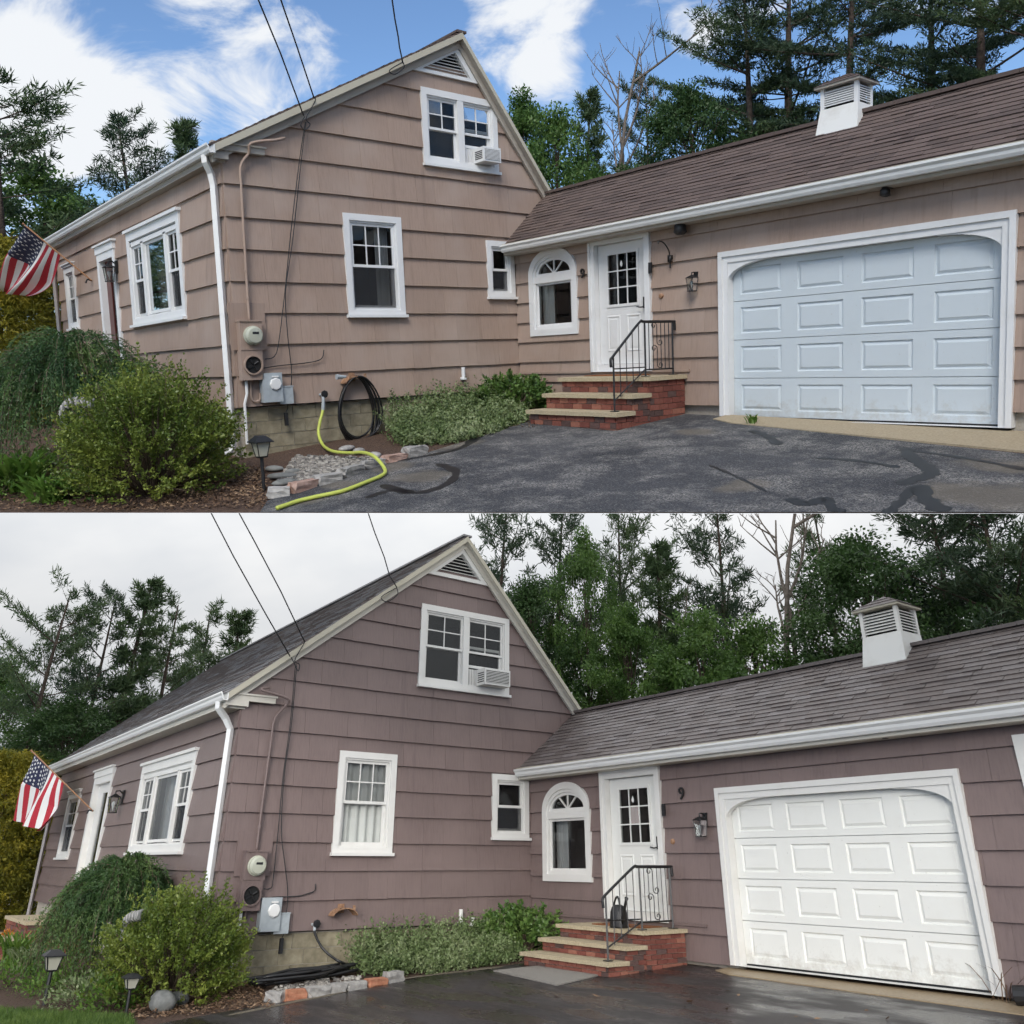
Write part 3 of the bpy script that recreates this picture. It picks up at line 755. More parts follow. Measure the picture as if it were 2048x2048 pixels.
# ---------------------------------------------------------------- the two houses
HP = {
 'A': dict(z0=.28, ex=.465, fb=-.85, L=10.35, tip=(4.33, 6.46), sf=.536, sr=1.26, ov=.16, rear=6.75, geave=2.93, gov=.30, ridge=(6.30, 3.95), G=12.0,
           gz0=.03, gex=.365, gfb=-.55, w1=(1.90, 2.99, 1.64, 3.26), up=(3.52, 5.16, 4.20, 5.46), w2=(4.80, 5.44, 1.97, 2.99), pic=(-4.67, -1.80, 1.73, 3.43),
           small=(-9.62, -8.69, 1.91, 3.30), door=(2.0, 3.33, .56, 2.78), gar=(4.66, 8.59, -.15, 2.23), arch=(.43, 1.68, 1.23, 2.32, 2.77), fdoor=(-6.75, -5.50, .55, 3.28), vent=5.70, zc=3.98),
 'B': dict(z0=-1.79, ex=.405, fb=-2.75, L=14.1, tip=(4.05, 5.06), sf=.806, sr=1.09, ov=.30, rear=7.5, geave=.74, gov=.32, ridge=(6.85, 1.90), G=12.0,
           gz0=-2.12, gex=.35, gfb=-2.5, w1=(1.74, 2.82, -.73, .82), up=(3.16, 5.19, 2.05, 3.56), w2=(4.83, 5.66, -.46, .62), pic=(-5.29, -1.84, -.71, .87),
           small=(-12.3, -10.89, -.78, .71), door=(2.07, 3.47, -1.66, .54), gar=(4.63, 8.31, -2.11, .11), arch=(.43, 1.75, -1.15, .0, .45), fdoor=(-9.55, -7.75, -1.95, .92), vent=4.16, zc=1.44)}
HL = {'A': 'tan shingled cape house with attached garage under the blue sky', 'B': 'dark mauve shingled cape house with attached garage under the grey sky'}
TINY = .004
def inset(r, d): return (r[0]+d, r[1]-d, r[2]+d, r[3]-d)

def tab_rows(n, x0, x1, p0, p1, rows, rnd, wmin, wmax):
    """roof tabs between eave p0=(y,z) and ridge p1: yields x, width, slope position"""
    for r in range(rows):
        x = x0 - rnd.uniform(0, wmax)
        while x < x1:
            w = rnd.choice((wmin, (wmin+wmax)/2, wmax)); a, b = max(x, x0), min(x + w, x1); x += w
            if b - a > .05: yield r, a, b

def house(n):
    P = HP[n]; g = GY[n]; wm = white[n]; rnd = random.Random(7 if n == 'A' else 8)
    H = Thing(n, 'house', (0, 0, P['fb']), HL[n], 'house')
    TG = lambda a, b, c: (c, a, b)
    TF = lambda a, b, c: (a, -c, b)
    TW = lambda a, b, c: (a, g - c, b)
    (yt, zt), sf, sr = P['tip'], P['sf'], P['sr']
    drop = .15
    gpl = [(-sf, 1, zt - sf*yt - drop), (sr, 1, zt + sr*yt - drop)]
    # openings
    gops = [inset(P[k], .02) for k in ('w1', 'up', 'w2')]; ghol = [inset(P[k], .07) for k in ('w1', 'up', 'w2')]
    ve = P['vent']
    wall(H, 'gable_wall', TG, -.0, P['rear'], P['z0'], gpl, ve, P['z0'], P['ex'], gops, ghol, 11)
    fops = [inset(P[k], .02) for k in ('pic', 'small', 'fdoor')]; fhol = [inset(P[k], .07) for k in ('pic', 'small', 'fdoor')]
    ftop = zt - sf*yt - .10
    wall(H, 'front_wall', TF, -P['L'], .0, P['z0'], [(0, 1, ftop)], ftop, P['z0'], P['ex'], fops, fhol, 12, .45, 1.15)
    d_, a_, q_ = P['door'], P['arch'], P['gar']
    aop = [(a_[0]+.02, a_[1]-.02, a_[2]+.02, a_[3])]; ac, ra, rb = (a_[0]+a_[1])/2, (a_[1]-a_[0])/2-.02, a_[4]-a_[3]-.02
    for i in range(8):
        t0, t1 = math.sin(math.pi/2*i/8), math.sin(math.pi/2*(i+1)/8); c1 = math.sqrt(max(0, 1-t1*t1)); c1 = max(c1, .12)
        aop.append((ac - ra*c1, ac + ra*c1, a_[3]+rb*t0, a_[3]+rb*t1))
    wops = [inset(d_, .02), inset((q_[0], q_[1], q_[2]-1, q_[3]), .02)] + aop
    whol = [inset(d_, .07), inset((q_[0], q_[1], q_[2]-1, q_[3]), .08), (a_[0]+.07, a_[1]-.07, a_[2]+.07, a_[4]-.07)]
    if n == 'B': wops.append((9.06, 10.3, -1.4, .42)); whol.append((9.12, 10.2, -1.3, .35))
    gtop = P['geave'] + .02
    gz = P['gz0'] if n == 'A' else P['gz0']
    wall(H, 'garage_wall', TW, .045, P['G'], gz, [(0, 1, gtop)], gtop, gz, P['gex'], wops, whol, 13, .5, 1.2)
    # plain back and side walls that close the volume
    m = MB(); m.box(-P['L'], -P['L']+.12, .16, P['rear'], P['z0'], ftop); m.box(-P['L']+.13, -.16, P['rear']-.12, P['rear'], P['z0'], ftop - 1.0 if n == 'A' else ftop - .6)
    m.box(P['G']-.12, P['G'], g+.16, g+5, gz, gtop); m.box(.2, P['G']-.13, g+4.88, g+5, gz, gtop-.4); H.part('rear_walls', m, siding_core[n])
    # corner board strip at inner corner
    # foundation with its blocks
    m = MB(); m.box(-P['L']+.03, -.05, .06, .3, P['fb'], P['z0']-.02); m.box(-.25, -.051, .301, P['rear'], P['fb'], P['z0']-.02)
    fo = H.part('foundation', m, mortar)
    for xa, xb in ((.0, q_[0]+.02), (q_[1]-.02, P['G'])):
        m = MB(); m.box(xa, xb, g+.05, g+.2, P['gfb'], gz - .005); H.part('garage_foundation', m, mortar)
    y = .0; bh = .205; me_b = {}
    for wv in (.40, .20):
        mm = MB(); mm.box(-.03, .012, -wv/2+.005, wv/2-.005, -bh/2+.005, bh/2-.005); me_b[wv] = mm.mesh('block', blockm[n])
    zt_ = P['z0'] - .03; r = 0
    while zt_ - bh*r > P['fb'] + .05:
        y = .06 + (.2 if r % 2 else 0)
        if r % 2: H.inst('block', me_b[.20], (-.05, .16, zt_ - bh*(r+.5)), 0, fo)
        while y < g - .2:
            H.inst('block', me_b[.40], (-.05 + rnd.uniform(-.004, .004), y + .2, zt_ - bh*(r+.5)), 0, fo); y += .40
        r += 1
    # base trim line under the door wall
    for xa, xb in ((.05, d_[0]-.02), (d_[1]+.02, d_[1]+.75)):
        m = MB(); m.pbox(TW, xa, xb, d_[2]-.02, d_[2]+.015, .0, .065); H.part('water_table', m, siding[n])
    # ---- windows
    sfx = ' '
    double_hung(H, TG, *P['w1'], wm, 3, 2, .105, n == 'A', 'full' if n == 'B' else 'side')
    double_hung(H, TG, P['w2'][0], P['w2'][1], P['w2'][2], P['w2'][3], wm, 1, 1, .10, True)
    u = P['up']; W_ = casing(H, TG, *u, .11, wm, 0, .05)
    um = (u[0]+u[1])/2
    m = MB(); m.pbox(TG, um-.065, um+.065, u[2]+.085, u[3]-.11, -.1, .05); H.part('mullion', m, wm, W_)
    for q, (i0, i1) in enumerate(((u[0]+.14, um-.065), (um+.065, u[1]-.14))):
        j0, j1 = u[2]+.118, u[3]-.14; mid = (j0+j1)/2
        sash(H, W_, TG, i0, i1, mid-.02, j1, .005, 2, 2, wm, .04)
        lift = .0 if q == 0 else (j1-j0)*.27
        sash(H, W_, TG, i0, i1, j0+lift, mid+.02+lift*.3, -.035, 1, 1, wm, .05)
    recess(H, W_, TG, u[0]+.07, u[1]-.07, u[2]+.07, u[3]-.07)
    p = P['pic']; W_ = casing(H, TF, *p, .15, wm, .0, .06)
    m = MB(); m.pbox(TF, p[0]-.03, p[1]+.03, p[3]-.002, p[3]+.05, -.02, .10); m.pbox(TF, p[0]+.12, p[1]-.12, p[3]-.26, p[3]-.165, -.05, .03); H.part('head_cap', m, wm, W_)
    i0, i1, j0, j1 = p[0]+.2, p[1]-.2, p[2]+.17, p[3]-.26; s1, s2 = i0+(i1-i0)*.25, i0+(i1-i0)*.75
    for x in (s1, s2):
        m = MB(); m.pbox(TF, x-.06, x+.06, j0-.03, j1+.03, -.1, .03); H.part('mullion', m, wm, W_)
    for (x0, x1) in ((i0, s1-.06), (s2+.06, i1)):
        mid = (j0+j1)/2; sash(H, W_, TF, x0, x1, mid-.02, j1, .0, 2, 2, wm); sash(H, W_, TF, x0, x1, j0, mid+.02, -.04, 1, 1, wm)
        m = MB(); m.pbox(TF, x0+.03, x1-.03, j0+.04, mid-.02, -.02, -.017); H.part('insect_screen', m, screenm, W_)
    sash(H, W_, TF, s1+.06, s2-.06, j0, j1, -.01, 1, 1, wm, .05)
    recess(H, W_, TF, p[0]+.1, p[1]-.1, p[2]+.1, p[3]-.1, 1.6)
    curtain_part(H, W_, TF, s1-.2, s1+.25, j0, j1, -.3, 6)
    double_hung(H, TF, *P['small'], wm, 2, 2, .13, True, None, .05)
    arch_window(H, TW, *P['arch'], wm)
    if n == 'B':
        W_ = double_hung(H, TW, 9.02, 10.35, -1.42, .44, wm, 3, 2, .14, True)
    # ---- doors
    dm = {'A': paint('door_white_grimy', (.70, .70, .69), (.48, .47, .44), .5, .5), 'B': paint('door_white_fresh', (.76, .76, .72), (.66, .65, .60), .45, .3)}[n]
    entry_door(H, TW, *P['door'], dm, wm, 'white entry door frame with nine pane glazed door')
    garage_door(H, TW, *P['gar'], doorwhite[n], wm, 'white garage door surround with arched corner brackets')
    f = P['fdoor']; m = MB(); cw = .15
    m.ring(TF, [(f[0], f[2]), (f[1], f[2]), (f[1], f[3]), (f[0], f[3])], [(f[0]+cw, f[2]+.01), (f[1]-cw, f[2]+.01), (f[1]-cw, f[3]-cw), (f[0]+cw, f[3]-cw)], -.12, .06)
    m.pbox(TF, f[0]-.02, f[1]+.02, f[3]-.002, f[3]+.14, -.02, .08); m.pbox(TF, f[0]-.06, f[1]+.06, f[3]+.138, f[3]+.175, -.02, .12)
    D_ = H.part('front_door_frame', m, wm)
    fm = newmat('dark_red_door', (.085, .018, .014), .35)[0] if n == 'A' else wm
    i0, i1, j0, j1 = f[0]+cw, f[1]-cw, f[2]+.02, f[3]-cw; D2 = H.part('front_door', MB(), fm); m = MB()
    for r in rect_minus((i0, i1, j0, j1), [(i0+(i1-i0)*.32, i1-(i1-i0)*.2, j0+.75, j1-.2)]): m.pbox(TF, *r, -.10, -.06)
    D2.data = m.mesh('front_door', fm, H.base)
    m = MB(); xa, xb = i0+(i1-i0)*.32, i1-(i1-i0)*.2; m.add([TF(xa, j0+.75, -.08), TF(xb, j0+.75, -.08), TF(xb, j1-.2, -.08), TF(xa, j1-.2, -.08)], [(0, 1, 2, 3)]); H.part('pane', m, glass, D2)
    recess(H, D2, TF, i0, i1, j0, j1, .6)
    # ---- main roof
    zf = lambda y: zt - sf*(yt-y); zr = lambda y: zt - sr*(y-yt)
    ye, yb = -P['ov'], P['rear'] + .15; X0, X1 = -P['L']-.3, .19
    m = MB(); th = .10
    m.hexa([(X0, ye, zf(ye)-th), (X1, ye, zf(ye)-th), (X1, yt, zt-th), (X0, yt, zt-th), (X0, ye, zf(ye)-.012), (X1, ye, zf(ye)-.012), (X1, yt, zt-.012), (X0, yt, zt-.012)])
    m.hexa([(X0, yt+.001, zt-th), (X1, yt+.001, zt-th), (X1, yb, zr(yb)-th), (X0, yb, zr(yb)-th), (X0, yt+.001, zt-.012), (X1, yt+.001, zt-.012), (X1, yb, zr(yb)-.012), (X0, yb, zr(yb)-.012)])
    rt = H.part('roof', m, mainroofB if n == 'B' else roofms['A'][0])
    def tabmesh(x0, x1, y0, z0, dy, dz, t0):
        ln = math.hypot(dy, dz); ny, nz = -dz/ln, dy/ln
        b0, b1 = (y0, z0), (y0 + dy*1.25, z0 + dz*1.25)
        q = lambda x, p, o: (x, p[0] + ny*o, p[1] + nz*o)
        return [q(x0+.002, b0, -.004), q(x1-.002, b0, -.004), q(x1-.002, b1, -.004), q(x0+.002, b1, -.004), q(x0+.002, b0, t0), q(x1-.002, b0, t0), q(x1-.002, b1, -.001), q(x0+.002, b1, -.001)]
    m = MB(); rows = 34; y0, z0 = ye - .03, zf(ye - .03); dy, dz = (yt - y0)/rows, (zt - z0)/rows
    for r, a, b in tab_rows(n, X0, X1 + .01, None, None, rows, rnd, .3, .6):
        m.hexa(tabmesh(a, b, y0 + dy*r, z0 + dz*r - .012, dy, dz, .022 + rnd.choice((0, .006))), rnd.randrange(3))
    H.part('roof_shingles', m, [mainroofB, roofms['B'][1], roofms['B'][0]] if n == 'B' else roofms['A'], rt, kind='stuff')
    m = MB(); m.box(X0, X1 + .012, yt-.10, yt+.10, zt-.02, zt+.018); H.part('ridge_cap', m, (mainroofB if n == 'B' else roofms['A'][1]), rt)
    # rake boards
    ot = oldtrim[n]
    for nm, p0, p1 in (('rake_board', (ye, zf(ye)), (yt, zt)), ('rake_board', (yt, zt), (yb, zr(yb)))):
        m = MB(); m.ppoly(TG, [(p0[0], p0[1]-.25), (p1[0], p1[1]-.25), (p1[0], p1[1]-.101), (p0[0], p0[1]-.101)], .045, .10); H.part(nm, m, ot)
        m = MB(); m.ppoly(TG, [(p0[0], p0[1]-.125), (p1[0], p1[1]-.125), (p1[0], p1[1]-.02), (p0[0], p0[1]-.02)], .192, .215); H.part('roof_edge', m, beige)
        m = MB(); m.ppoly(TG, [(p0[0], p0[1]-.122), (p1[0], p1[1]-.122), (p1[0], p1[1]-.103), (p0[0], p0[1]-.103)], .101, .19); H.part('rake_soffit', m, ot)
    # gable vent
    tri = [(-9, ve), (99, ve), (99, 99), (-9, 99)]
    for pl in [(-sf, 1, zt - sf*yt - .22), (sr, 1, zt + sr*yt - .22)]: tri = clip(tri, *pl)
    tri = [q for q in tri]
    cy = sum(q[0] for q in tri)/len(tri); cz = sum(q[1] for q in tri)/len(tri)
    inn = [(cy + (a-cy)*.72, cz + (b-cz)*.72) for a, b in tri]
    m = MB(); m.ring(TG, tri, inn, .0, .07); m.ppoly(TG, [(a, b) for a, b in tri], -.14, -.05); V = H.part('gable_vent', m, wm)
    m = MB(); m.ppoly(TG, inn, -.045, -.04); H.part('vent_backing', m, interiordark, V)
    zb, zt2 = min(q[1] for q in inn), max(q[1] for q in inn)
    for i in range(7):
        z = zb + (zt2-zb)*(i+.15)/7.4; c = clip(clip(inn, 0, -1, -z), 0, 1, z + .034)
        if len(c) > 2 and area(c) > 1e-4:
            a0, a1 = min(q[0] for q in c), max(q[0] for q in c); m = MB()
            m.hexa([(-.03, a0, z+.03), (.035, a0, z), (.035, a1, z), (-.03, a1, z+.03), (-.03, a0, z+.042), (.04, a0, z+.012), (.04, a1, z+.012), (-.03, a1, z+.042)]); H.part('slat', m, wm, V)
    m = MB(); zz = P['zc']; m.pbox(TG, ye, .62 if n == 'A' else .50, zz+.0, zz+.085, .045, .125); m.pbox(TG, ye-.02, (.62 if n == 'A' else .50)+.02, zz+.085, zz+.112, .045, .15); H.part('cornice_return', m, oldtrim[n])
    # front gutter, soffit and fascia
    def gutter(name, x0, x1, yw, z, mat, lip=.125):
        m = MB(); prof = [(yw, z), (yw, z-.12), (yw-.075, z-.12), (yw-.095, z-.085), (yw-.10, z-.05), (yw-lip, z-.02), (yw-lip, z+.006), (yw-lip+.012, z+.006), (yw-.085, z-.045), (yw-.06, z-.105), (yw-.012, z-.105), (yw-.012, z)]
        k = len(prof); vs = [(x0, *q) for q in prof] + [(x1, *q) for q in prof]
        m.add(vs, [tuple(range(k)), tuple(range(2*k-1, k-1, -1))] + [(i, (i+1) % k, k+(i+1) % k, k+i) for i in range(k)])
        return H.part(name, m, mat)
    zg_ = zf(ye) - .03
    m = MB(); m.box(.036, .13, ye+.003, .06, zg_-.17, zg_-.085); H.part('cornice_end', m, oldtrim[n])
    m = MB(); m.box(X0, .035, ye+.002, .045, zg_-.20, zg_-.17); m.box(X0, .03, ye-.001, ye+.02, zg_-.169, zg_-.075); H.part('soffit', m, ot)
    gu = gutter('front_gutter', X0, .22, ye-.003, zg_, gutterm)
    def spout(name, pts, w, d, par, mat):
        m = MB(); m.tube(pts, w, 4); o = H.part(name, m, mat, par); return o
    xd = -.10
    spout('downspout', [(xd+.06, ye-.06, zg_-.11), (xd+.06, ye-.06, zg_-.20), (xd, ye*.5-.05, zg_-.34), (xd, -.10, zg_-.5), (xd, -.10, P['fb']+.55), (xd+.0, -.22, P['fb']+.42)], .055, .05, gu, gutterm)
    spout('downspout', [(X0+.35, ye-.06, zg_-.11), (X0+.35, -.11, zg_-.4), (X0+.35, -.11, P['fb']+.5)], .05, .05, gu, paint('grey_downspout_'+n, (.30, .28, .27), (.22, .2, .19)))
    # ---- garage roof
    ye2, ze2 = g - P['gov'], P['geave']; yr, zr2 = P['ridge']; G1 = P['G'] + .25
    m = MB(); dn = .05
    m.hexa([(.05, ye2, ze2-dn), (G1, ye2, ze2-dn), (G1, yr, zr2-dn), (.05, yr, zr2-dn), (.05, ye2, ze2-.012), (G1, ye2, ze2-.012), (G1, yr, zr2-.012), (.05, yr, zr2-.012)])
    m.hexa([(.05, yr+.001, zr2-dn), (G1, yr+.001, zr2-dn), (G1, yr+4.2, zr2-1.6), (.05, yr+4.2, zr2-1.6), (.05, yr+.001, zr2-.012), (G1, yr+.001, zr2-.012), (G1, yr+4.2, zr2-1.55), (.05, yr+4.2, zr2-1.55)])
    gr = H.part('garage_roof', m, roofms[n][0])
    rows = 17; dy, dz = (yr-ye2+.03)/rows, (zr2-ze2+.03*(zr2-ze2)/(yr-ye2))/rows; y0 = ye2-.03; z0 = ze2 - .03*(zr2-ze2)/(yr-ye2)
    tabs = list(tab_rows(n, .05, G1, None, None, rows, rnd, .24, .44))
    vis = [t for t in tabs if t[1] < (8.6 if n == 'A' else 9.2)]
    order = sorted(vis, key=lambda t: -t[1] + .03*t[0])
    near_ = set(order[:285]); cache = {}; rest = MB()
    for t in tabs:
        r, a, b = t; mi = rnd.choices((0, 1, 2), (5, 3, 2))[0]; t0 = rnd.choice((.012, .012, .020))
        yy, zz_ = y0 + dy*r, z0 + dz*r - .012
        if t in near_:
            w = round(b-a, 2); key = (w, mi, t0)
            if key not in cache:
                mm = MB(); mm.hexa(tabmesh(0, w, 0, 0, dy, dz, t0)); cache[key] = mm.mesh('roof_shingle', roofms[n][mi])
            H.inst('roof_shingle', cache[key], (a, yy, zz_), 0, gr)
        else: rest.hexa(tabmesh(a, b, yy, zz_, dy, dz, t0), mi)
    H.part('roof_shingles', rest, roofms[n], gr, kind='stuff')
    m = MB()
    x = .06
    while x < G1:
        m.box(x, min(x+.29, G1), yr-.085, yr+.085, zr2-.03, zr2+.016+rnd.uniform(0, .006)); x += .295
    H.part('ridge_caps', m, roofms[n][1], gr, kind='stuff')
    m = MB(); m.box(.05, G1, ye2-.006, ye2+.02, ze2-.20, ze2-.052); m.box(.05, G1, ye2+.021, g-.045, ze2-.20, ze2-.17); H.part('garage_fascia', m, ot)
    gutter('garage_gutter', .09, G1, ye2-.008, ze2-.035, gutterm, .13)
    m = MB(); m.box(.06, G1, ye2-.05, ye2-.02, ze2-.022, ze2-.002); H.part('drip_edge', m, beige, gr)
    # ---- cupola on the ridge
    cx0, cx1 = (5.86, 6.40) if n == 'A' else (6.84, 7.44); w = cx1-cx0; cyc = yr + .02; zb_ = zr2 - .02; hb = .13 if n == 'A' else .20; hl = .27 if n == 'A' else .36
    m = MB(); e0 = .035; hw = .20 if n == 'A' else .25
    sl_ = (zr2-ze2)/(yr-ye2); fy = cyc - hw - e0 - .04; fz = zr2 - sl_*(yr-fy) + .0
    m.hexa([(cx0-e0, fy, fz-.02), (cx1+e0, fy, fz-.02), (cx1+e0, cyc+hw+e0, zb_-.25), (cx0-e0, cyc+hw+e0, zb_-.25), (cx0, cyc-hw, zb_+hb), (cx1, cyc-hw, zb_+hb), (cx1, cyc+hw, zb_+hb), (cx0, cyc+hw, zb_+hb)])
    cu = H.part('cupola', m, paint('cupola_paint_'+n, (.74, .74, .71), (.48, .45, .38), .6, .55))
    z1, z2 = zb_+hb, zb_+hb+hl; pt = .055
    for (x, y) in ((cx0, cyc-hw), (cx1-pt, cyc-hw), (cx0, cyc+hw-pt), (cx1-pt, cyc+hw-pt)):
        m = MB(); m.box(x, x+pt, y, y+pt, z1+.001, z2); H.part('corner_post', m, wm, cu)
    m = MB(); m.box(cx0+pt, cx1-pt, cyc-hw+.08, cyc+hw-.08, z1+.002, z2-.01); H.part('louver_backing', m, interiordark, cu)
    ns = 7
    for i in range(ns):
        z = z1 + .03 + (hl-.06)*i/ns
        m = MB(); m.hexa([(cx0+pt, cyc-hw+.005, z), (cx1-pt, cyc-hw+.005, z), (cx1-pt, cyc-hw+.06, z+.032), (cx0+pt, cyc-hw+.06, z+.032), (cx0+pt, cyc-hw+.005, z+.014), (cx1-pt, cyc-hw+.005, z+.014), (cx1-pt, cyc-hw+.06, z+.043), (cx0+pt, cyc-hw+.06, z+.043)]); H.part('slat', m, wm, cu)
        m = MB(); m.hexa([(cx1-.005, cyc-hw+pt, z), (cx1-.005, cyc+hw-pt, z), (cx1-.06, cyc+hw-pt, z+.032), (cx1-.06, cyc-hw+pt, z+.032), (cx1-.005, cyc-hw+pt, z+.014), (cx1-.005, cyc+hw-pt, z+.014), (cx1-.06, cyc+hw-pt, z+.043), (cx1-.06, cyc-hw+pt, z+.043)]); H.part('slat', m, wm, cu)
    m = MB(); o = .06; m.box(cx0-o, cx1+o, cyc-hw-o, cyc+hw+o, z2+.001, z2+.03); H.part('cupola_eave', m, copper if False else (beige if n == 'B' else oldtrim['A']), cu)
    m = MB(); rp = .15 if n == 'A' else .20; o += .015; ap = [((cx0+cx1)/2, cyc, z2+.031+rp)]
    m.add([(cx0-o, cyc-hw-o, z2+.031), (cx1+o, cyc-hw-o, z2+.031), (cx1+o, cyc+hw+o, z2+.031), (cx0-o, cyc+hw+o, z2+.031)] + ap, [(3, 2, 1, 0), (0, 1, 4), (1, 2, 4), (2, 3, 4), (3, 0, 4)])
    H.part('cupola_roof', m, roofms[n][1], cu)
    for t_ in (.30, .62):
        m = MB(); q = lambda x, y, d: (x + ((cx0+cx1)/2-x)*t_, y + (cyc-y)*t_, z2+.031 + rp*t_ + d)
        A_, B_, C_ = (cx0-o, cyc-hw-o), (cx1+o, cyc-hw-o), (cx1+o, cyc+hw+o)
        m.tube([q(*A_, .006), q(*B_, .006), q(*C_, .006)], .008, 4); H.part('shingle_course', m, roofms[n][2], cu)
    return H, TG, TF, TW
HS = {n: house(n) for n in 'AB'}
# ---------------------------------------------------------------- things on and around the houses
OF = {'A': 'tan house', 'B': 'mauve house'}
def bez(pts, n=8):
    """smooth curve through points"""
    P_ = [Vector(p) for p in pts]; out = []
    for i in range(len(P_)-1):
        p0, p1, p2, p3 = P_[max(i-1, 0)], P_[i], P_[i+1], P_[min(i+2, len(P_)-1)]
        for k in range(n):
            t = k/n; t2, t3 = t*t, t*t*t
            out.append(.5*((2*p1) + (p2-p0)*t + (2*p0-5*p1+4*p2-p3)*t2 + (3*p1-p0-3*p2+p3)*t3))
    return out + [P_[-1]]

def brick_meshes(L, h):
    res = {}
    for w in (L, L/2):
        for i, bm in enumerate(brickms):
            m = MB(); j = .006; m.hexa([(-w/2+j, 0, -h/2+j*.7), (w/2-j, 0, -h/2+j*.7), (w/2-j, .05, -h/2+j*.7), (-w/2+j, .05, -h/2+j*.7), (-w/2+j, 0, h/2-j*.7), (w/2-j, 0, h/2-j*.7), (w/2-j, .05, h/2-j*.7), (-w/2+j, .05, h/2-j*.7)])
            res[(w, i)] = m.mesh('brick', bm)
    return res
def brick_face(TH, bm, L, h, p0, dirv, outv, length, z0, rows, rnd):
    """running bond on one vertical face; p0 = lower start corner, bricks proud of the core"""
    rot = math.atan2(dirv[1], dirv[0]) if True else 0
    for r in range(rows):
        s = 0.0; first = (r % 2 == 1)
        while s < length - .03:
            w = L/2 if first else L; first = False
            w = min(w, length - s)
            key = L if w > L*.6 else L/2
            c = (p0[0] + dirv[0]*(s + w/2) + outv[0]*(.012 + rnd.uniform(-.003, .003)), p0[1] + dirv[1]*(s + w/2) + outv[1]*.012, z0 + h*(r+.5))
            i = rnd.choices((0, 1, 2, 3), (5, 2, 2.2, 3))[0]
            M = Matrix.Rotation(rot, 4, 'Z') @ Matrix.Diagonal((w/key, 1, 1, 1))
            TH.inst('brick', bm[(key, i)], c, 0, None, M)
            s += w
def stoop(n, x0, x1, yw, fronts, ztop, slabt, rows_, lab):
    """stepped brick landing; fronts = y of each riser from landing down"""
    rnd = random.Random(5); k = len(fronts); zb = min(zg(n, x0, fronts[-1]), zg(n, x1, fronts[-1])) - .05
    rise = (ztop - zg(n, (x0+x1)/2, fronts[-1])) / k
    TH = Thing(n, 'brick_steps', ((x0+x1)/2, fronts[-1], zb), lab, 'steps')
    core = MB(); L = .205; bm = None
    lv = [ztop - rise*i for i in range(k)] + [zb]
    for i in range(k):
        yb = yw - .05 if i == 0 else fronts[i-1] - .001
        core.box(x0+.035, x1-.035, fronts[i]+.035, yb, zb, lv[i]-slabt-.001)
    h = (rise - slabt)/rows_; bm = brick_meshes(L, h)
    TH.part('mortar_core', core, mortar)
    for i in range(k):
        brick_face(TH, bm, L, h, (x0+.02, fronts[i]+.02), (1, 0), (0, -1), x1-x0-.04, lv[i]-slabt-rows_*h - (h*1.0 if i == k-1 else 0), rows_ + (1 if i == k-1 else 0), rnd)
        yb = yw - .06 if i == 0 else fronts[i-1] + .02
        zz = lv[i] - slabt; nr = max(1, int(round((zz - (zg(n, x1, fronts[i]) - .03))/h)))
        brick_face(TH, bm, L, h, (x1-.02, fronts[i]+.02), (0, 1), (1, 0), yb-fronts[i]-.02, zz - nr*h, nr, rnd)
    for i in range(k):
        yb = yw - .046 if i == 0 else fronts[i-1] + .015
        m = MB(); o = .035; nx = 14; rr = random.Random(i)
        # stone slab with a slightly chipped edge
        top = [(x0-o, yb), (x0-o, fronts[i]-o)] + [(x0-o + (x1-x0+2*o)*q/nx, fronts[i]-o + rr.uniform(-.007, .007)) for q in range(1, nx)] + [(x1+o, fronts[i]-o), (x1+o, yb)]
        T = lambda a, b, c: (a, b, c)
        m.ppoly(T, top, lv[i]-slabt, lv[i]); TH.part('tread_slab', m, concrete)
    return TH, lv
stA, lvA = stoop('A', 2.10, 4.00, GY['A'], [4.60, 4.24, 3.88], .50, .062, 2, 'three brick steps with pale stone treads at the door of the tan house')
stB, lvB = stoop('B', 1.88, 3.80, GY['B'], [4.85, 4.50, 4.15], -1.72, .05, 2, 'wet brick steps with mossy stone treads at the side door of the mauve house')

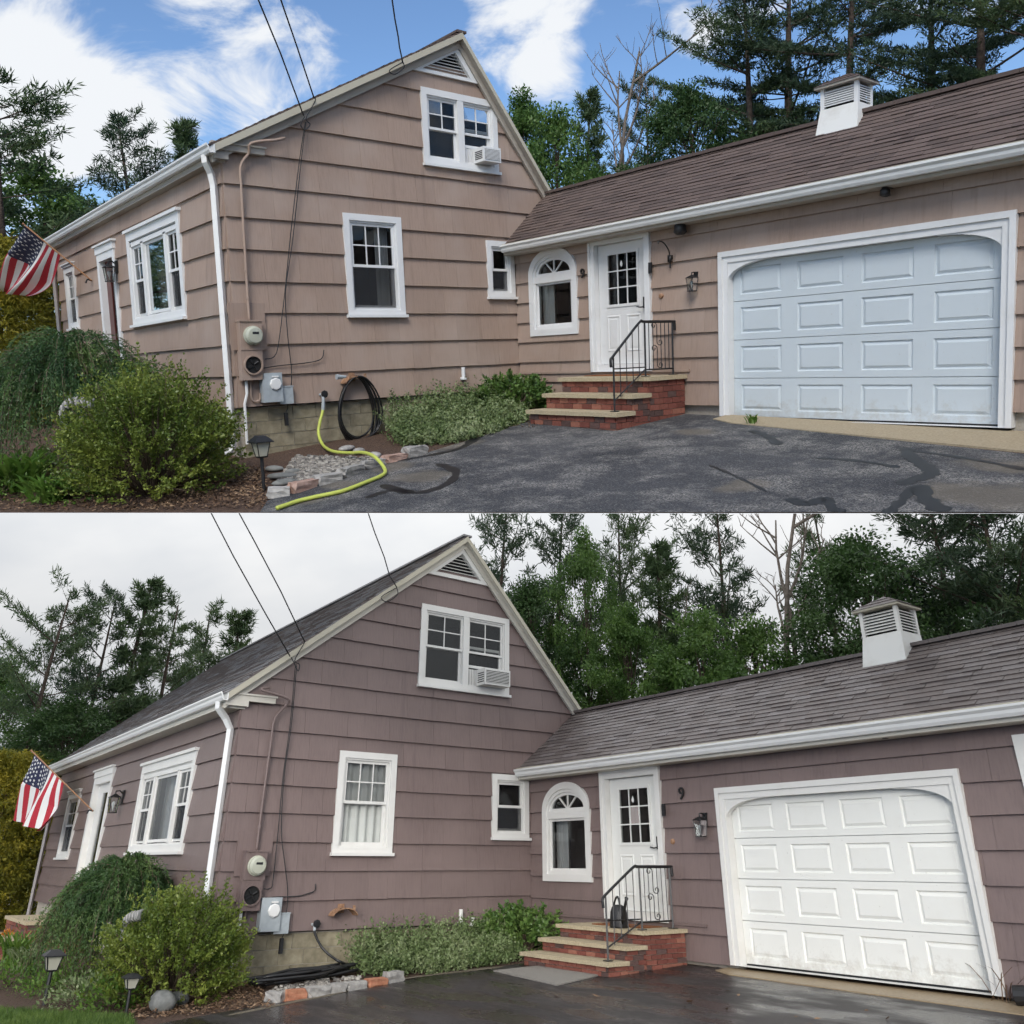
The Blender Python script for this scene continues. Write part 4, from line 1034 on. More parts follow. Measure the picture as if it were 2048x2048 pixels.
def railing(n, xr, yw, fronts, lv, lab, hgt):
    TH = Thing(n, 'stair_railing', (xr, fronts[-1]+.12, lv[2]), lab, 'railing'); t = .014
    yl, ym, ye_ = fronts[2]+.13, fronts[0]+.10, yw-.16
    zl, zm = lv[2], lv[0]; top = zm + hgt
    zlow = zl + hgt*.98
    def bar(p, q, r, nm, par=None, sides=4):
        m = MB(); m.tube([p, q], r, sides); return TH.part(nm, m, iron, par)
    P1, P2, P3 = (xr, yl, zl), (xr, ym, zm), (xr, ye_, zm)
    bar(P1, (xr, yl, zlow), .019, 'post'); bar(P2, (xr, ym, top), .019, 'post'); bar(P3, (xr, ye_, top), .019, 'post')
    for p in (P1, P2, P3):
        m = MB(); m.box(p[0]-.05, p[0]+.05, p[1]-.05, p[1]+.05, p[2]+.001, p[2]+.012); TH.part('base_plate', m, iron)
    ytop = ym - .10
    m = MB(); m.tube(bez([(xr, yl-.05, zlow-.14), (xr, yl-.055, zlow-.03), (xr, yl, zlow+.02), (xr, (yl+ytop)/2, (zlow+top)/2+.02), (xr, ytop, top+.01), (xr, ym, top+.012), (xr, ye_, top+.012), (xr, ye_+.05, top), (xr, ye_+.055, top-.12)], 5), .021, 6); TH.part('handrail', m, iron, smooth=True)
    def ztop_(y): return top if y > ytop else zlow + (top-zlow)*(y-yl)/(ytop-yl)
    def zbot(y): return zm + .10 if y > ym else (zl + .12 + (zm + .10 - zl - .12)*(y-yl)/(ym-yl))
    m = MB(); m.tube([(xr, yl, zl+.16), (xr, ym-.02, zbot(ym)), (xr, ye_, zm+.10)], .012, 4); TH.part('bottom_rail', m, iron)
    m = MB(); m.tube([(xr, yl, zm+.14), (xr, ym, zm+.14)], .009, 4); TH.part('cross_bar', m, iron)
    for y in list(np.linspace(yl, ym, 6)[1:-1]): bar((xr, y, zbot(y)), (xr, y, ztop_(y)), .009, 'baluster')
    ys = np.linspace(ym, ye_, 8)
    for i, y in enumerate(ys[1:-1]):
        if i == 2: continue
        bar((xr, y, zm+.10), (xr, y, top), .009, 'baluster')
    y0 = (ys[2]+ys[4])/2; hh = top - zm - .12; w = (ys[4]-ys[2])*.75; pts = []
    for q in range(2):
        zc0 = zm + .12 + hh*(.5*q); zc1 = zc0 + hh*.5
        sp = []
        for a in np.linspace(2.2*math.pi, 0, 14): sp.append((xr, y0 + w*.5 + w*.5*math.cos(a + math.pi)*(1 - a/9), zc0 + hh*.07 + hh*.08*math.sin(a + math.pi)*(1-a/9)))
        sp2 = []
        for a in np.linspace(0, 2.2*math.pi, 14): sp2.append((xr, y0 - w*.5 + w*.5*math.cos(a)*(1 - a/9), zc1 - hh*.07 + hh*.08*math.sin(a)*(1-a/9)))
        m = MB(); m.tube(bez(sp + [(xr, y0, (zc0+zc1)/2)] + sp2, 3), .007, 5); TH.part('scroll', m, iron, smooth=True)
    return TH
railing('A', 3.85, GY['A'], [4.60, 4.24, 3.88], lvA, 'black wrought iron railing on the steps of the tan house', .80)
railing('B', 3.66, GY['B'], [4.85, 4.50, 4.15], lvB, 'black wrought iron railing beside the watering can on the wet steps', .80)
def slabmat(n, x0, x1, y0, y1, z, mat, nm, lab, th=.015, seed=0):
    m = MB(); m.box(x0, x1, y0, y1, z+.002, z+th); return solo(n, nm, m, mat, lab, 'mat', base=((x0+x1)/2, (y0+y1)/2, z))
slabmat('A', 2.25, 3.35, GY['A']-.50, GY['A']-.10, .50, doormat, 'doormat', 'brown coir doormat at the white door of the tan house')
slabmat('B', 2.30, 3.40, GY['B']-.55, GY['B']-.12, -1.72, doormat, 'doormat', 'brown doormat behind the watering can at the door of the mauve house')
# grey mat on the wet drive
mt = [gnd('B', BR(*q)) for q in ((-70, 1735), (170, 1790), (325, 1752), (120, 1715))]
m = MB(); m.ppoly(lambda a, b, c: gp('B', a, b, c), [(p.x, p.y) for p in mt], .003, .02); solo('B', 'floor_mat', m, speck('grey_rubber_mat', (.20, .185, .165), (.30, .28, .25), 60, .8), 'rough grey mat lying on the wet drive before the brick steps', 'mat', base=mt[0])

def lantern(n, T, a, b, s, lab):
    base = T(a, b, 0); TH = Thing(n, 'wall_lantern', base, lab, 'lantern')
    Q = lambda x, z, c: T(a + x*s, b + z*s, c*s)
    m = MB(); m.hexa([Q(-.05, .02, .03), Q(.05, .02, .03), Q(.05, .02, .065), Q(-.05, .02, .065), Q(-.05, .26, .03), Q(.05, .26, .03), Q(.05, .26, .065), Q(-.05, .26, .065)]); TH.part('back_plate', m, iron)
    m = MB(); m.tube([Q(0, .2, .06), Q(0, .25, .12), Q(0, .24, .19), Q(0, .19, .19)], .014*s, 6); TH.part('arm', m, iron)
    c = .19
    m = MB(); w0, w1 = .105, .02; m.hexa([Q(-w0, .13, c-w0), Q(w0, .13, c-w0), Q(w0, .13, c+w0), Q(-w0, .13, c+w0), Q(-w1, .19, c-w1), Q(w1, .19, c-w1), Q(w1, .19, c+w1), Q(-w1, .19, c+w1)]); TH.part('lamp_roof', m, iron)
    wt, wb = .085, .062
    for sx, sc in ((-1, -1), (1, -1), (1, 1), (-1, 1)):
        m = MB(); m.tube([Q(sx*wt, .13, c+sc*wt), Q(sx*wb, -.13, c+sc*wb)], .007*s, 4); TH.part('frame_bar', m, iron)
    m = MB(); m.hexa([Q(-wb-.01, -.145, c-wb-.01), Q(wb+.01, -.145, c-wb-.01), Q(wb+.01, -.145, c+wb+.01), Q(-wb-.01, -.145, c+wb+.01), Q(-wb-.01, -.13, c-wb-.01), Q(wb+.01, -.13, c-wb-.01), Q(wb+.01, -.13, c+wb+.01), Q(-wb-.01, -.13, c+wb+.01)]); TH.part('lamp_base', m, iron)
    for k in range(4):
        sg = ((-1, -1), (1, -1), (1, 1), (-1, 1)); p, q = sg[k], sg[(k+1) % 4]
        m = MB(); m.add([Q(p[0]*wt, .125, c+p[1]*wt), Q(q[0]*wt, .125, c+q[1]*wt), Q(q[0]*wb, -.125, c+q[1]*wb), Q(p[0]*wb, -.125, c+p[1]*wb)], [(0, 1, 2, 3)]); TH.part('pane', m, glass)
    m = MB(); o = Vector(Q(0, -.11, c)); m.lathe(o, [(.012*s, 0), (.014*s, .05*s), (.03*s, .10*s), (.036*s, .13*s), (.028*s, .16*s), (.0*s+.001, .175*s)], 12); TH.part('bulb', m, bulbm, smooth=True)
TGA, TFA, TWA = HS['A'][1:]; TGB, TFB, TWB = HS['B'][1:]
q = at('A', R3(1440, 540), 'y', GY['A']-.15); lantern('A', TWA, q.x, q.z, .72, 'small black lantern between the white door and garage of the tan house')
q = at('B', R5(1455, 630), 'y', GY['B']-.15); lantern('B', TWB, q.x, q.z, .82, 'black lantern between the white door and garage of the mauve house')
q = at('A', R1(820, 560), 'y', -.2); lantern('A', TFA, q.x, q.z, 1.0, 'large black lantern beside the dark red front door')
q = at('B', BL(430, 1105), 'y', -.2); lantern('B', TFB, q.x, q.z, 1.1, 'large black lantern beside the white front door of the mauve house')

# house number
def number(n, x, z, h, lab):
    cu = bpy.data.curves.new('nine', 'FONT'); cu.body = '9'; cu.extrude = .012; cu.size = h*1.35; cu.offset = .0
    ob = bpy.data.objects.new('nine_src', cu); COL.objects.link(ob); bpy.context.view_layer.update()
    me = bpy.data.meshes.new_from_object(ob); COL.objects.unlink(ob); bpy.data.objects.remove(ob)
    me.materials.clear(); me.materials.append(blackpl)
    o = bpy.data.objects.new('house_number', me); COL.objects.link(o)
    o.matrix_world = W[n] @ Matrix.Translation((x, GY[n]-.062, z)) @ Matrix.Rotation(math.pi/2, 4, 'X')
    setp(o, lab, 'house number')
q = at('A', R3(510, 490), 'y', GY['A']-.05); number('A', q.x, q.z, .17, 'black numeral nine between the arched window and the white door')
q = at('B', R5(1283, 398), 'y', GY['B']-.05); number('B', q.x, q.z, .185, 'black numeral nine to the right of the white door')
# doorbell, wall knob, security lights, plant hook
for n, T, px, lab in (('A', TWA, R3(1096, 403), 'slim black doorbell on the door frame of the tan house'), ('B', TWB, R5(1158, 483), 'slim black doorbell on the door frame of the mauve house')):
    q = at(n, px, 'y', GY[n]-.09); m = MB(); m.pbox(T, q.x-.03, q.x+.03, q.z-.085, q.z+.085, .082, .11); m.lathe(T(q.x, q.z-.04, .11), [(.018, 0), (.018, .006), (.012, .008)], 10, 'y'); solo(n, 'doorbell', m, blackpl, lab, 'doorbell', base=T(q.x, q.z, .08))
for n, T, px, lab in (('A', TWA, R3(1183, 638), 'small round brown wall vent on the wall of the tan house'), ('B', TWB, R5(1227, 737), 'small round brown wall vent on the wall of the mauve house')):
    q = at(n, px, 'y', GY[n]-.04); m = MB(); m.lathe(T(q.x, q.z, .02), [(.04, 0), (.04, .025), (.028, .034), (.0, .036)], 14, 'y'); solo(n, 'round_vent', m, rust, lab, 'vent', base=T(q.x, q.z, 0))
def seccam(n, T, px, s, lab, two=False):
    q = at(n, px, 'y', GY[n]-.2); TH = Thing(n, 'security_light', T(q.x, q.z, .2), lab, 'light')
    m = MB(); m.pbox(T, q.x-.05*s, q.x+.05*s, q.z+.06*s, q.z+.11*s, .06, .22); TH.part('bracket', m, blackpl)
    m = MB(); m.lathe(Vector(T(q.x, q.z, .2)), [(.05*s, -.09*s), (.09*s, -.06*s), (.08*s, .03*s), (.04*s, .07*s)], 12); TH.part('lamp_head', m, blackpl, smooth=True)
seccam('A', TWA, R3(1345, 65), 1.1, 'black floodlight under the eave to the right of the door of the tan house')
seccam('A', TWA, TR(1408, 722), .7, 'small black camera under the eave above the garage door of the tan house')
seccam('B', TWB, BR(1405, 835), .7, 'small black camera under the eave above the garage door of the mauve house')
pts = [at('A', R3(*p), 'y', GY['A']-d) for p, d in (((1262, 405), .07), ((1258, 330), .08), ((1250, 260), .14), ((1215, 200), .28), ((1180, 178), .36), ((1158, 185), .40), ((1165, 195), .40))]
m = MB(); m.tube(bez(pts, 5), .011, 6); pp = pts[1]; m.box(pp.x-.03, pp.x+.03, GY['A']-.10, GY['A']-.045, pp.z-.04, pp.z+.06); solo('A', 'plant_hook', m, iron, 'empty black curved plant hook on the wall beside the lantern', 'hook', base=pts[1], smooth=True)

# window air conditioner
for n, T in (('A', TGA), ('B', TGB)):
    u = HP[n]['up']; um = (u[0]+u[1])/2; y0, y1 = um+.16, u[1]-.15; z0 = u[2]+.12; h = (u[3]-u[2])*.20
    TH = Thing(n, 'air_conditioner', T((y0+y1)/2, z0, .05), 'white window air conditioner in the upper gable window of the ' + OF[n], 'air conditioner')
    m = MB(); m.pbox(T, y0+.12, y1, z0, z0+h, -.1, .30); TH.part('housing', m, white[n])
    m = MB(); m.pbox(T, y0+.15, y1-.03, z0+.03, z0+h-.03, .3005, .304); TH.part('grille_back', m, interiordark)
    for i in range(9):
        z = z0+.035+(h-.08)*i/8; m = MB(); m.pbox(T, y0+.15, y1-.03, z, z+.012, .305, .312); TH.part('grille_slat', m, white[n])
    for i in range(5):
        z = z0+.05+(h-.1)*i/5; m = MB(); m.pbox(T, y0+.118, y0+.1195, z, z+.018, .05, .26); TH.part('side_vent', m, interiordark)
    m = MB()
    for i in range(6): m.pbox(T, y0-.07+i*.031, y0-.045+i*.031, z0, z0+h, -.06 + (.012 if i % 2 else 0), -.02 + (.012 if i % 2 else 0))
    TH.part('side_filler', m, white[n], kind='stuff')

# electric meter, conduit, boxes, cables
EM = {'A': dict(meter=R2(385, 385), w=.34, cond_top=TL(1040, 452), box=R2(535, 660), box2=R2(645, 705)), 'B': dict(meter=R6(270, 680), w=.33, cond_top=BL(1000, 590), box=R6(410, 960), box2=R6(515, 1020))}
for n, T in (('A', TGA), ('B', TGB)):
    e = EM[n]; ctr = at(n, e['meter'], 'x', .12); y, z = ctr.y, ctr.z; w = e['w']*.5; hh = .43 if n == 'A' else .39
    pm = siding[n]
    TH = Thing(n, 'electric_meter', T(y, z-hh, .05), 'electric meter and round socket box on the corner of the ' + OF[n], 'meter')
    m = MB(); m.pbox(T, y-w-.10, y+w+.12, z-hh+.45, z+hh+.28, .03, .046); TH.part('mount_board', m, siding[n])
    m = MB(); m.pbox(T, y-w, y+w, z+.012, z+hh, .05, .19); m.pbox(T, y-w-.01, y+w+.01, z+hh, z+hh+.02, .05, .21); TH.part('upper_box', m, pm)
    m = MB(); m.pbox(T, y-w-.012, y+w-.02, z-hh, z+.01, .05, .18); TH.part('lower_box', m, pm)
    r = w*.78
    m = MB(); m.lathe(T(y+.01, z+hh*.52, .19), [(r*1.08, 0), (r*1.08, .03), (r, .032), (r, .08), (r*.8, .11), (0.001, .12)], 24, 'x'); TH.part('meter_glass', m, metercover, smooth=False)
    m = MB(); m.pbox(T, y-.035, y+.06, z+hh*.56, z+hh*.64, .302, .312); TH.part('meter_display', m, blackpl)
    m = MB(); m.lathe(T(y-.01, z-hh*.48, .18), [(r*1.12, 0), (r*1.12, .035), (r*.95, .036), (r*.95, .006)], 24, 'x', closed=False); TH.part('socket_ring', m, pm)
    m = MB(); m.lathe(T(y-.01, z-hh*.48, .181), [(r*.95, 0), (r*.95, .004)], 24, 'x'); TH.part('socket_hole', m, interiordark)
    for k in range(4):
        m = MB(); a = k*math.pi/2 + .5; m.tube([T(y-.01+.02*math.cos(a), z-hh*.48+.02*math.sin(a), .19), T(y-.01+r*.7*math.cos(a), z-hh*.48+r*.7*math.sin(a), .192)], .018, 5); TH.part('socket_jaw', m, iron)
    ct = at(n, e['cond_top'], 'x', .1); hp_ = HP[n]; ct.z = min(ct.z, hp_['tip'][1] - hp_['sf']*(hp_['tip'][0]-ct.y) - .36)
    pth = [T(y+.02, z+hh, .10), T(y+.02, z+hh+.5, .10), T(y+.04, ct.z-.85, .10), T(y+.05, ct.z-.45, .11), T(y+.18, ct.z-.25, .13), T(y+.20, ct.z-.12, .2), T(ct.y-.06, ct.z-.03, .22), T(ct.y+.10, ct.z+.03, .16)]
    m = MB(); m.tube(bez(pth, 4), .021, 8); TH.part('conduit', m, pm, smooth=True)
    for zz in (.35, .75): 
        m = MB(); m.lathe(T(y+.02, z+hh+zz, .10), [(.028, -.02), (.028, .02)], 10); TH.part('conduit_collar', m, pm)
    m = MB(); m.tube([T(y-w*.6, z-hh, .1), T(y-w*.6, z-hh-.20, .1), T(y-w*.85, z-hh-.35, .09), T(y-w*.9, P_ := z-hh-.95, .09)], .022, 6); TH.part('lower_conduit', m, gutterm)
    m = MB(); m.tube(bez([T(y-.02, z-hh, .08), T(y-.03, z-hh-.25, .08), T(y+.02, z-hh-.32, .08), T(y+.1, z-hh-.3, .08), T(y+.11, z-hh-.2, .08)], 4), .014, 6); TH.part('ground_conduit', m, pm)
    b = at(n, e['box'], 'x', .1); b2 = at(n, e['box2'], 'x', .1)
    TB = Thing(n, 'outlet_box', T(b.y, b.z, .04), 'grey metal power inlet box below the meter of the ' + OF[n], 'outlet box')
    m = MB(); m.pbox(T, b.y-.155, b.y+.155, b.z-.22, b.z+.22, .045, .18); TB.part('housing', m, galv)
    m = MB(); m.lathe(T(b.y+.04, b.z+.05, .18), [(.095, 0), (.095, .02), (.08, .03), (.001, .032)], 8, 'x'); m.pbox(T, b.y-.01, b.y+.09, b.z+.15, b.z+.172, .18, .205); TB.part('flap_lid', m, gutterm)
    m = MB(); m.pbox(T, b2.y-.115, b2.y+.115, b2.z-.16, b2.z+.10, .045, .13); m.pbox(T, b2.y-.125, b2.y+.125, b2.z+.101, b2.z+.115, .045, .14); solo(n, 'junction_box', m, galv, 'small grey junction box beside the inlet box of the ' + OF[n], 'junction box', base=T(b2.y, b2.z, .05))
    lst = {'A': [((1152, 460), (1128, 620), (1095, 900), (1075, 1100), (1052, 1290), (1035, 1345), (1000, 1355)), ((1155, 460), (1135, 620), (1105, 900), (1078, 1100), (1085, 1260), (1100, 1400), (1095, 1480), (1075, 1510))],
           'B': [((1115, 575), (1095, 800), (1068, 1000), (1050, 1200), (1030, 1390), (1020, 1420), (995, 1422)), ((1120, 575), (1100, 800), (1072, 1000), (1062, 1200), (1075, 1330), (1085, 1420), (1082, 1500), (1060, 1560))]}[n]
    cr_ = TL if n == 'A' else BL
    for i, c in enumerate(lst):
        pts = [at(n, cr_(*p), 'x', .09 + .02*i) for p in c]
        m = MB(); m.tube(bez(pts, 6), .0075, 5); solo(n, 'cable', m, wirem, ('black cable dropping to the socket box of the ', 'black cable dropping to the junction box of the ')[i] + OF[n], 'cable', base=pts[-1], smooth=True)
    c = {'A': ((475, 515), (600, 495), (770, 478), (880, 460), (925, 430), (935, 375)), 'B': ((360, 825), (480, 815), (650, 808), (740, 785), (795, 762), (800, 705))}[n]
    pts = [at(n, (R2 if n == 'A' else R6)(*p), 'x', .07) for p in c]; m = MB(); m.tube(bez(pts, 5), .008, 5); solo(n, 'cable', m, wirem, 'short black wire curving over the shingles beside the socket of the ' + OF[n], 'cable', base=pts[0], smooth=True)
    c = {'A': ((665, 770), (660, 820), (648, 850)), 'B': ((530, 1090), (535, 1130), (520, 1160))}[n]
    pts = [at(n, (R2 if n == 'A' else R6)(*p), 'x', .07) for p in c]; m = MB(); m.tube(pts, .006, 5); e2 = pts[-1]; m.box(e2.x-.02, e2.x+.02, e2.y-.025, e2.y+.025, e2.z-.2, e2.z); solo(n, 'cable_end', m, blackpl, 'loose black plug hanging below the siding of the ' + OF[n], 'plug', base=e2)
# service wires
for n, c, lab in (('A', [((1145, 430), (1060, 210), (975, 0), (930, -110)), 'x'], ('left overhead service wire running up from the ', 'x')),):
    pass
def wire(n, pts, r, lab, mat=wirem):
    m = MB(); m.tube(pts, r, 5); solo(n, 'service_wire', m, mat, lab, 'wire', base=pts[0], smooth=True)
def wireA(c, xs_): return [at('A', TL(*p), 'x', x) for p, x in zip(c, xs_)]
wire('A', wireA(((1145, 435), (1060, 205), (975, 0), (935, -100)), (.25, 1.0, 1.75, 2.1)), .011, 'left overhead service wire above the tan house')
wire('A', wireA(((1185, 370), (1122, 180), (1060, 0), (1030, -90)), (.25, 1.0, 1.75, 2.1)), .011, 'right overhead service wire above the tan house')
wire('A', wireA(((1520, 235), (1508, 180), (1503, 140), (1490, 70), (1480, 0), (1470, -60)), (.25, .5, .8, 1.2, 1.6, 2.0)), .012, 'twisted dark wire dropping to the roof peak of the tan house')
def wireB(c): return [at('B', BL(*p), 'x', .3) for p in c]
wire('B', wireB(((1095, 545), (1000, 380), (880, 165), (795, 0), (772, -45))), .011, 'left overhead service wire above the mauve house')
wire('B', wireB(((1150, 490), (1060, 300), (960, 110), (900, 0), (876, -45))), .011, 'right overhead service wire above the mauve house')
wire('B', wireB(((1498, 285), (1470, 240), (1450, 170), (1415, 80), (1388, 0), (1370, -45))), .011, 'twisted dark wire dropping to the roof peak of the mauve house')
for n, c, lab in (('A', ((1150, 440), (1135, 470), (1150, 490), (1170, 470), (1155, 445), (1190, 380), (1180, 365)), 'tangle of black service drop loops on the rake of the tan house'), ('B', ((1098, 548), (1110, 570), (1125, 600), (1130, 575), (1112, 560), (1145, 500), (1150, 488)), 'tangle of black service drop loops on the rake of the mauve house'),
                  ('A', ((1520, 235), (1470, 265), (1490, 280), (1525, 255), (1515, 225)), 'wire loop at the upper rake of the tan house'), ('B', ((1498, 285), (1440, 320), (1460, 338), (1500, 312), (1495, 280)), 'wire loop at the upper rake of the mauve house')):
    pts = [at(n, (TL if n == 'A' else BL)(*p), 'x', .26) for p in c]; m = MB(); m.tube(bez(pts, 5), .009, 5); solo(n, 'wire_loop', m, wirem, lab, 'wire', base=pts[0], smooth=True)

# spigots, vents on the foundation line
def spigot(n, T, px, lab):
    q = at(n, px, 'x', .1); TH = Thing(n, 'hose_spigot', T(q.y, q.z, 0.04), lab, 'spigot')
    m = MB(); m.tube([T(q.y, q.z+.02, .03), T(q.y, q.z+.02, .12), T(q.y, q.z-.06, .14)], .022, 8); TH.part('tap_body', m, galv)
    m = MB(); m.lathe(T(q.y+.03, q.z+.03, .13), [(.06, 0), (.06, .015), (.03, .02)], 8, 'x'); TH.part('tap_wheel', m, iron)
    return q
sa = spigot('A', TGA, R2(920, 725), 'small hose tap with yellow hose on the tan house')
sb = spigot('B', TGB, R6(788, 1060), 'small hose tap with black hose on the mauve house')
for n, T, px, lab in (('A', TGA, TL(1750, 1415), 'white vent pipe at the foot of the tan wall'), ('B', TGB, BL(1740, 1535), 'white vent pipe at the foot of the mauve wall'), ('B', TGB, BL(1785, 1540), 'small white pipe stub at the foot of the mauve wall')):
    q = at(n, px, 'x', .1); m = MB(); big = 'stub' not in lab
    m.tube([T(q.y, q.z+(.14 if big else .04), .09), T(q.y, q.z-.06, .09), T(q.y, q.z-.07, .03)], .035, 10); m.lathe(T(q.y, q.z-.08, .09), [(.06, 0), (.06, .03)], 12); solo(n, 'vent_pipe', m, white[n], lab, 'pipe', base=T(q.y, q.z, .05))
# rusty hose hanger
def hanger(n, T, px, w, lab):
    q = at(n, px, 'x', .12); TH = Thing(n, 'hose_hanger', T(q.y, q.z, .04), lab, 'hose hanger'); m = MB(); k = 14
    for i in range(k+1):
        a = math.pi*(.08 + .84*i/k); yy, zz = q.y - w*math.cos(a), q.z - w*.35 + w*.62*math.sin(a)
        m.v += [T(yy, zz, .04), T(yy, zz, .24), T(yy, zz-.014, .24), T(yy, zz-.014, .04)]
    for i in range(k):
        for j in range(4): m.f.append([4*i+j, 4*i+4+j, 4*i+4+(j+1) % 4, 4*i+(j+1) % 4]); m.m.append(0)
    TH.part('saddle', m, rust)
    for s in (-1, 1):
        m = MB(); m.pbox(T, q.y+s*w*.62-.02, q.y+s*w*.62+.02, q.z+w*.1, q.z+w*.42, .225, .242); TH.part('prong', m, rust)
    m = MB(); m.pbox(T, q.y-w*.25, q.y+w*.25, q.z-.02, q.z+w*.5, .036, .045); TH.part('back_plate', m, rust)
    return q
ha = hanger('A', TGA, R2(1165, 600), .22, 'rusty hose hanger holding the coiled black hose')
hanger('B', TGB, BL(1294, 1508), .21, 'empty rusty hose hanger on the wall of the mauve house')
# coiled black hose on the hanger
rnd = random.Random(3); pts = []
N_ = 7 * 26; bot = at('A', R2(1165, 1105), 'x', .2).z
for i in range(N_):
    t = i/26*2*math.pi; k = int(i/26); ww = .30 + .022*((k*3) % 5); zt_, zb_ = ha.z + .05, bot + .04*((k*2) % 4) + .03*k*.4
    c = (zt_+zb_)/2; hgt_ = (zt_-zb_)/2
    yy = ha.y + .02 + ww*math.sin(t)*(1 - .25*math.cos(t)) ; zz = c + hgt_*math.cos(t)
    pts.append(TGA(yy + .02*math.sin(k*2.1), zz, .10 + .045*((k*5) % 4) + .02*math.sin(t*2)))
m = MB(); m.tube(bez(pts, 2), .0165, 6); tail = [pts[0]]
TH = Thing('A', 'garden_hose', TGA(ha.y, bot, .1), 'coiled black garden hose hanging on the tan wall', 'hose'); TH.part('coil', m, hoseb, smooth=True)
q0 = at('A', R2(1100, 580), 'x', .3); q1 = at('A', R2(1030, 580), 'x', .3); m = MB(); m.tube([q0, (q0+q1)/2, q1], [.022, .03, .045], 10); TH.part('nozzle', m, galv)
# yellow hose across the stones and the drive
pts = [TGA(sa.y, sa.z-.06, .14)] + [at('A', R2(*p), 'x', d) for p, d in (((928, 830), .15), ((905, 920), .17), ((895, 1010), .22))]
pts += [gnd('A', R2(p[0], p[1] + dp)) + Vector((0, 0, dz)) for p, dz, dp in (((930, 1110), .05, 8), ((1000, 1165), .07, 12), ((1130, 1188), .10, 20), ((1230, 1200), .15, 34), ((1320, 1240), .16, 34), ((1390, 1290), .06, 10))]
pts += [gnd('A', R2(*p)) + Vector((0, 0, .03)) for p in ((1385, 1335), (1250, 1395), (1080, 1460), (900, 1500), (750, 1535), (640, 1572), (580, 1592))]
m = MB(); m.tube(bez(pts, 6), .024, 8); TH = Thing('A', 'garden_hose', pts[4], 'bright yellow garden hose snaking from the tap across the asphalt', 'hose'); TH.part('tube', m, hosey, smooth=True)
m = MB(); m.tube([pts[0], (pts[0]+pts[1])/2 if False else tuple((Vector(pts[0])+Vector(pts[1]))/2), pts[1]], .027, 8); TH.part('coupling', m, galv)
# black hose heap of the lower place
pts = [TGB(sb.y, sb.z-.05, .14)] + [at('B', R6(*p), 'x', d) for p, d in (((800, 1130), .15), ((850, 1230), .2), ((930, 1310), .3), ((1030, 1370), .42))]
e = gnd('B', R6(1085, 1420)); pts.append(e + Vector((0, 0, .05)))
rnd = random.Random(9)
cx_, cy_ = gnd('B', R6(620, 1545)).x, gnd('B', R6(620, 1545)).y
ex_, ey_ = gnd('B', R6(1120, 1460)), gnd('B', R6(230, 1600)); ax_ = (ex_ - ey_); 
for k in range(9):
    for s in range(10):
        t = 2*math.pi*s/10; c = (ex_+ey_)/2; u_ = ax_.normalized(); v_ = Vector((u_.y, -u_.x, 0))
        p = c + u_*(ax_.length*.5*math.cos(t)*rnd.uniform(.62, 1.02) + .16*math.sin(k*1.7)) + v_*(.24*math.sin(t)*rnd.uniform(.4, 1.15) + .10*math.sin(k*2.3))
        p.z = zg('B', p.x, p.y) + .03 + .018*k*.6 + .03*rnd.random(); pts.append(p)
m = MB(); m.tube(bez(pts, 4), .020, 6); TH = Thing('B', 'garden_hose', e, 'black garden hose heaped on the ground below the mauve wall', 'hose'); TH.part('tube', m, hoseb, smooth=True)

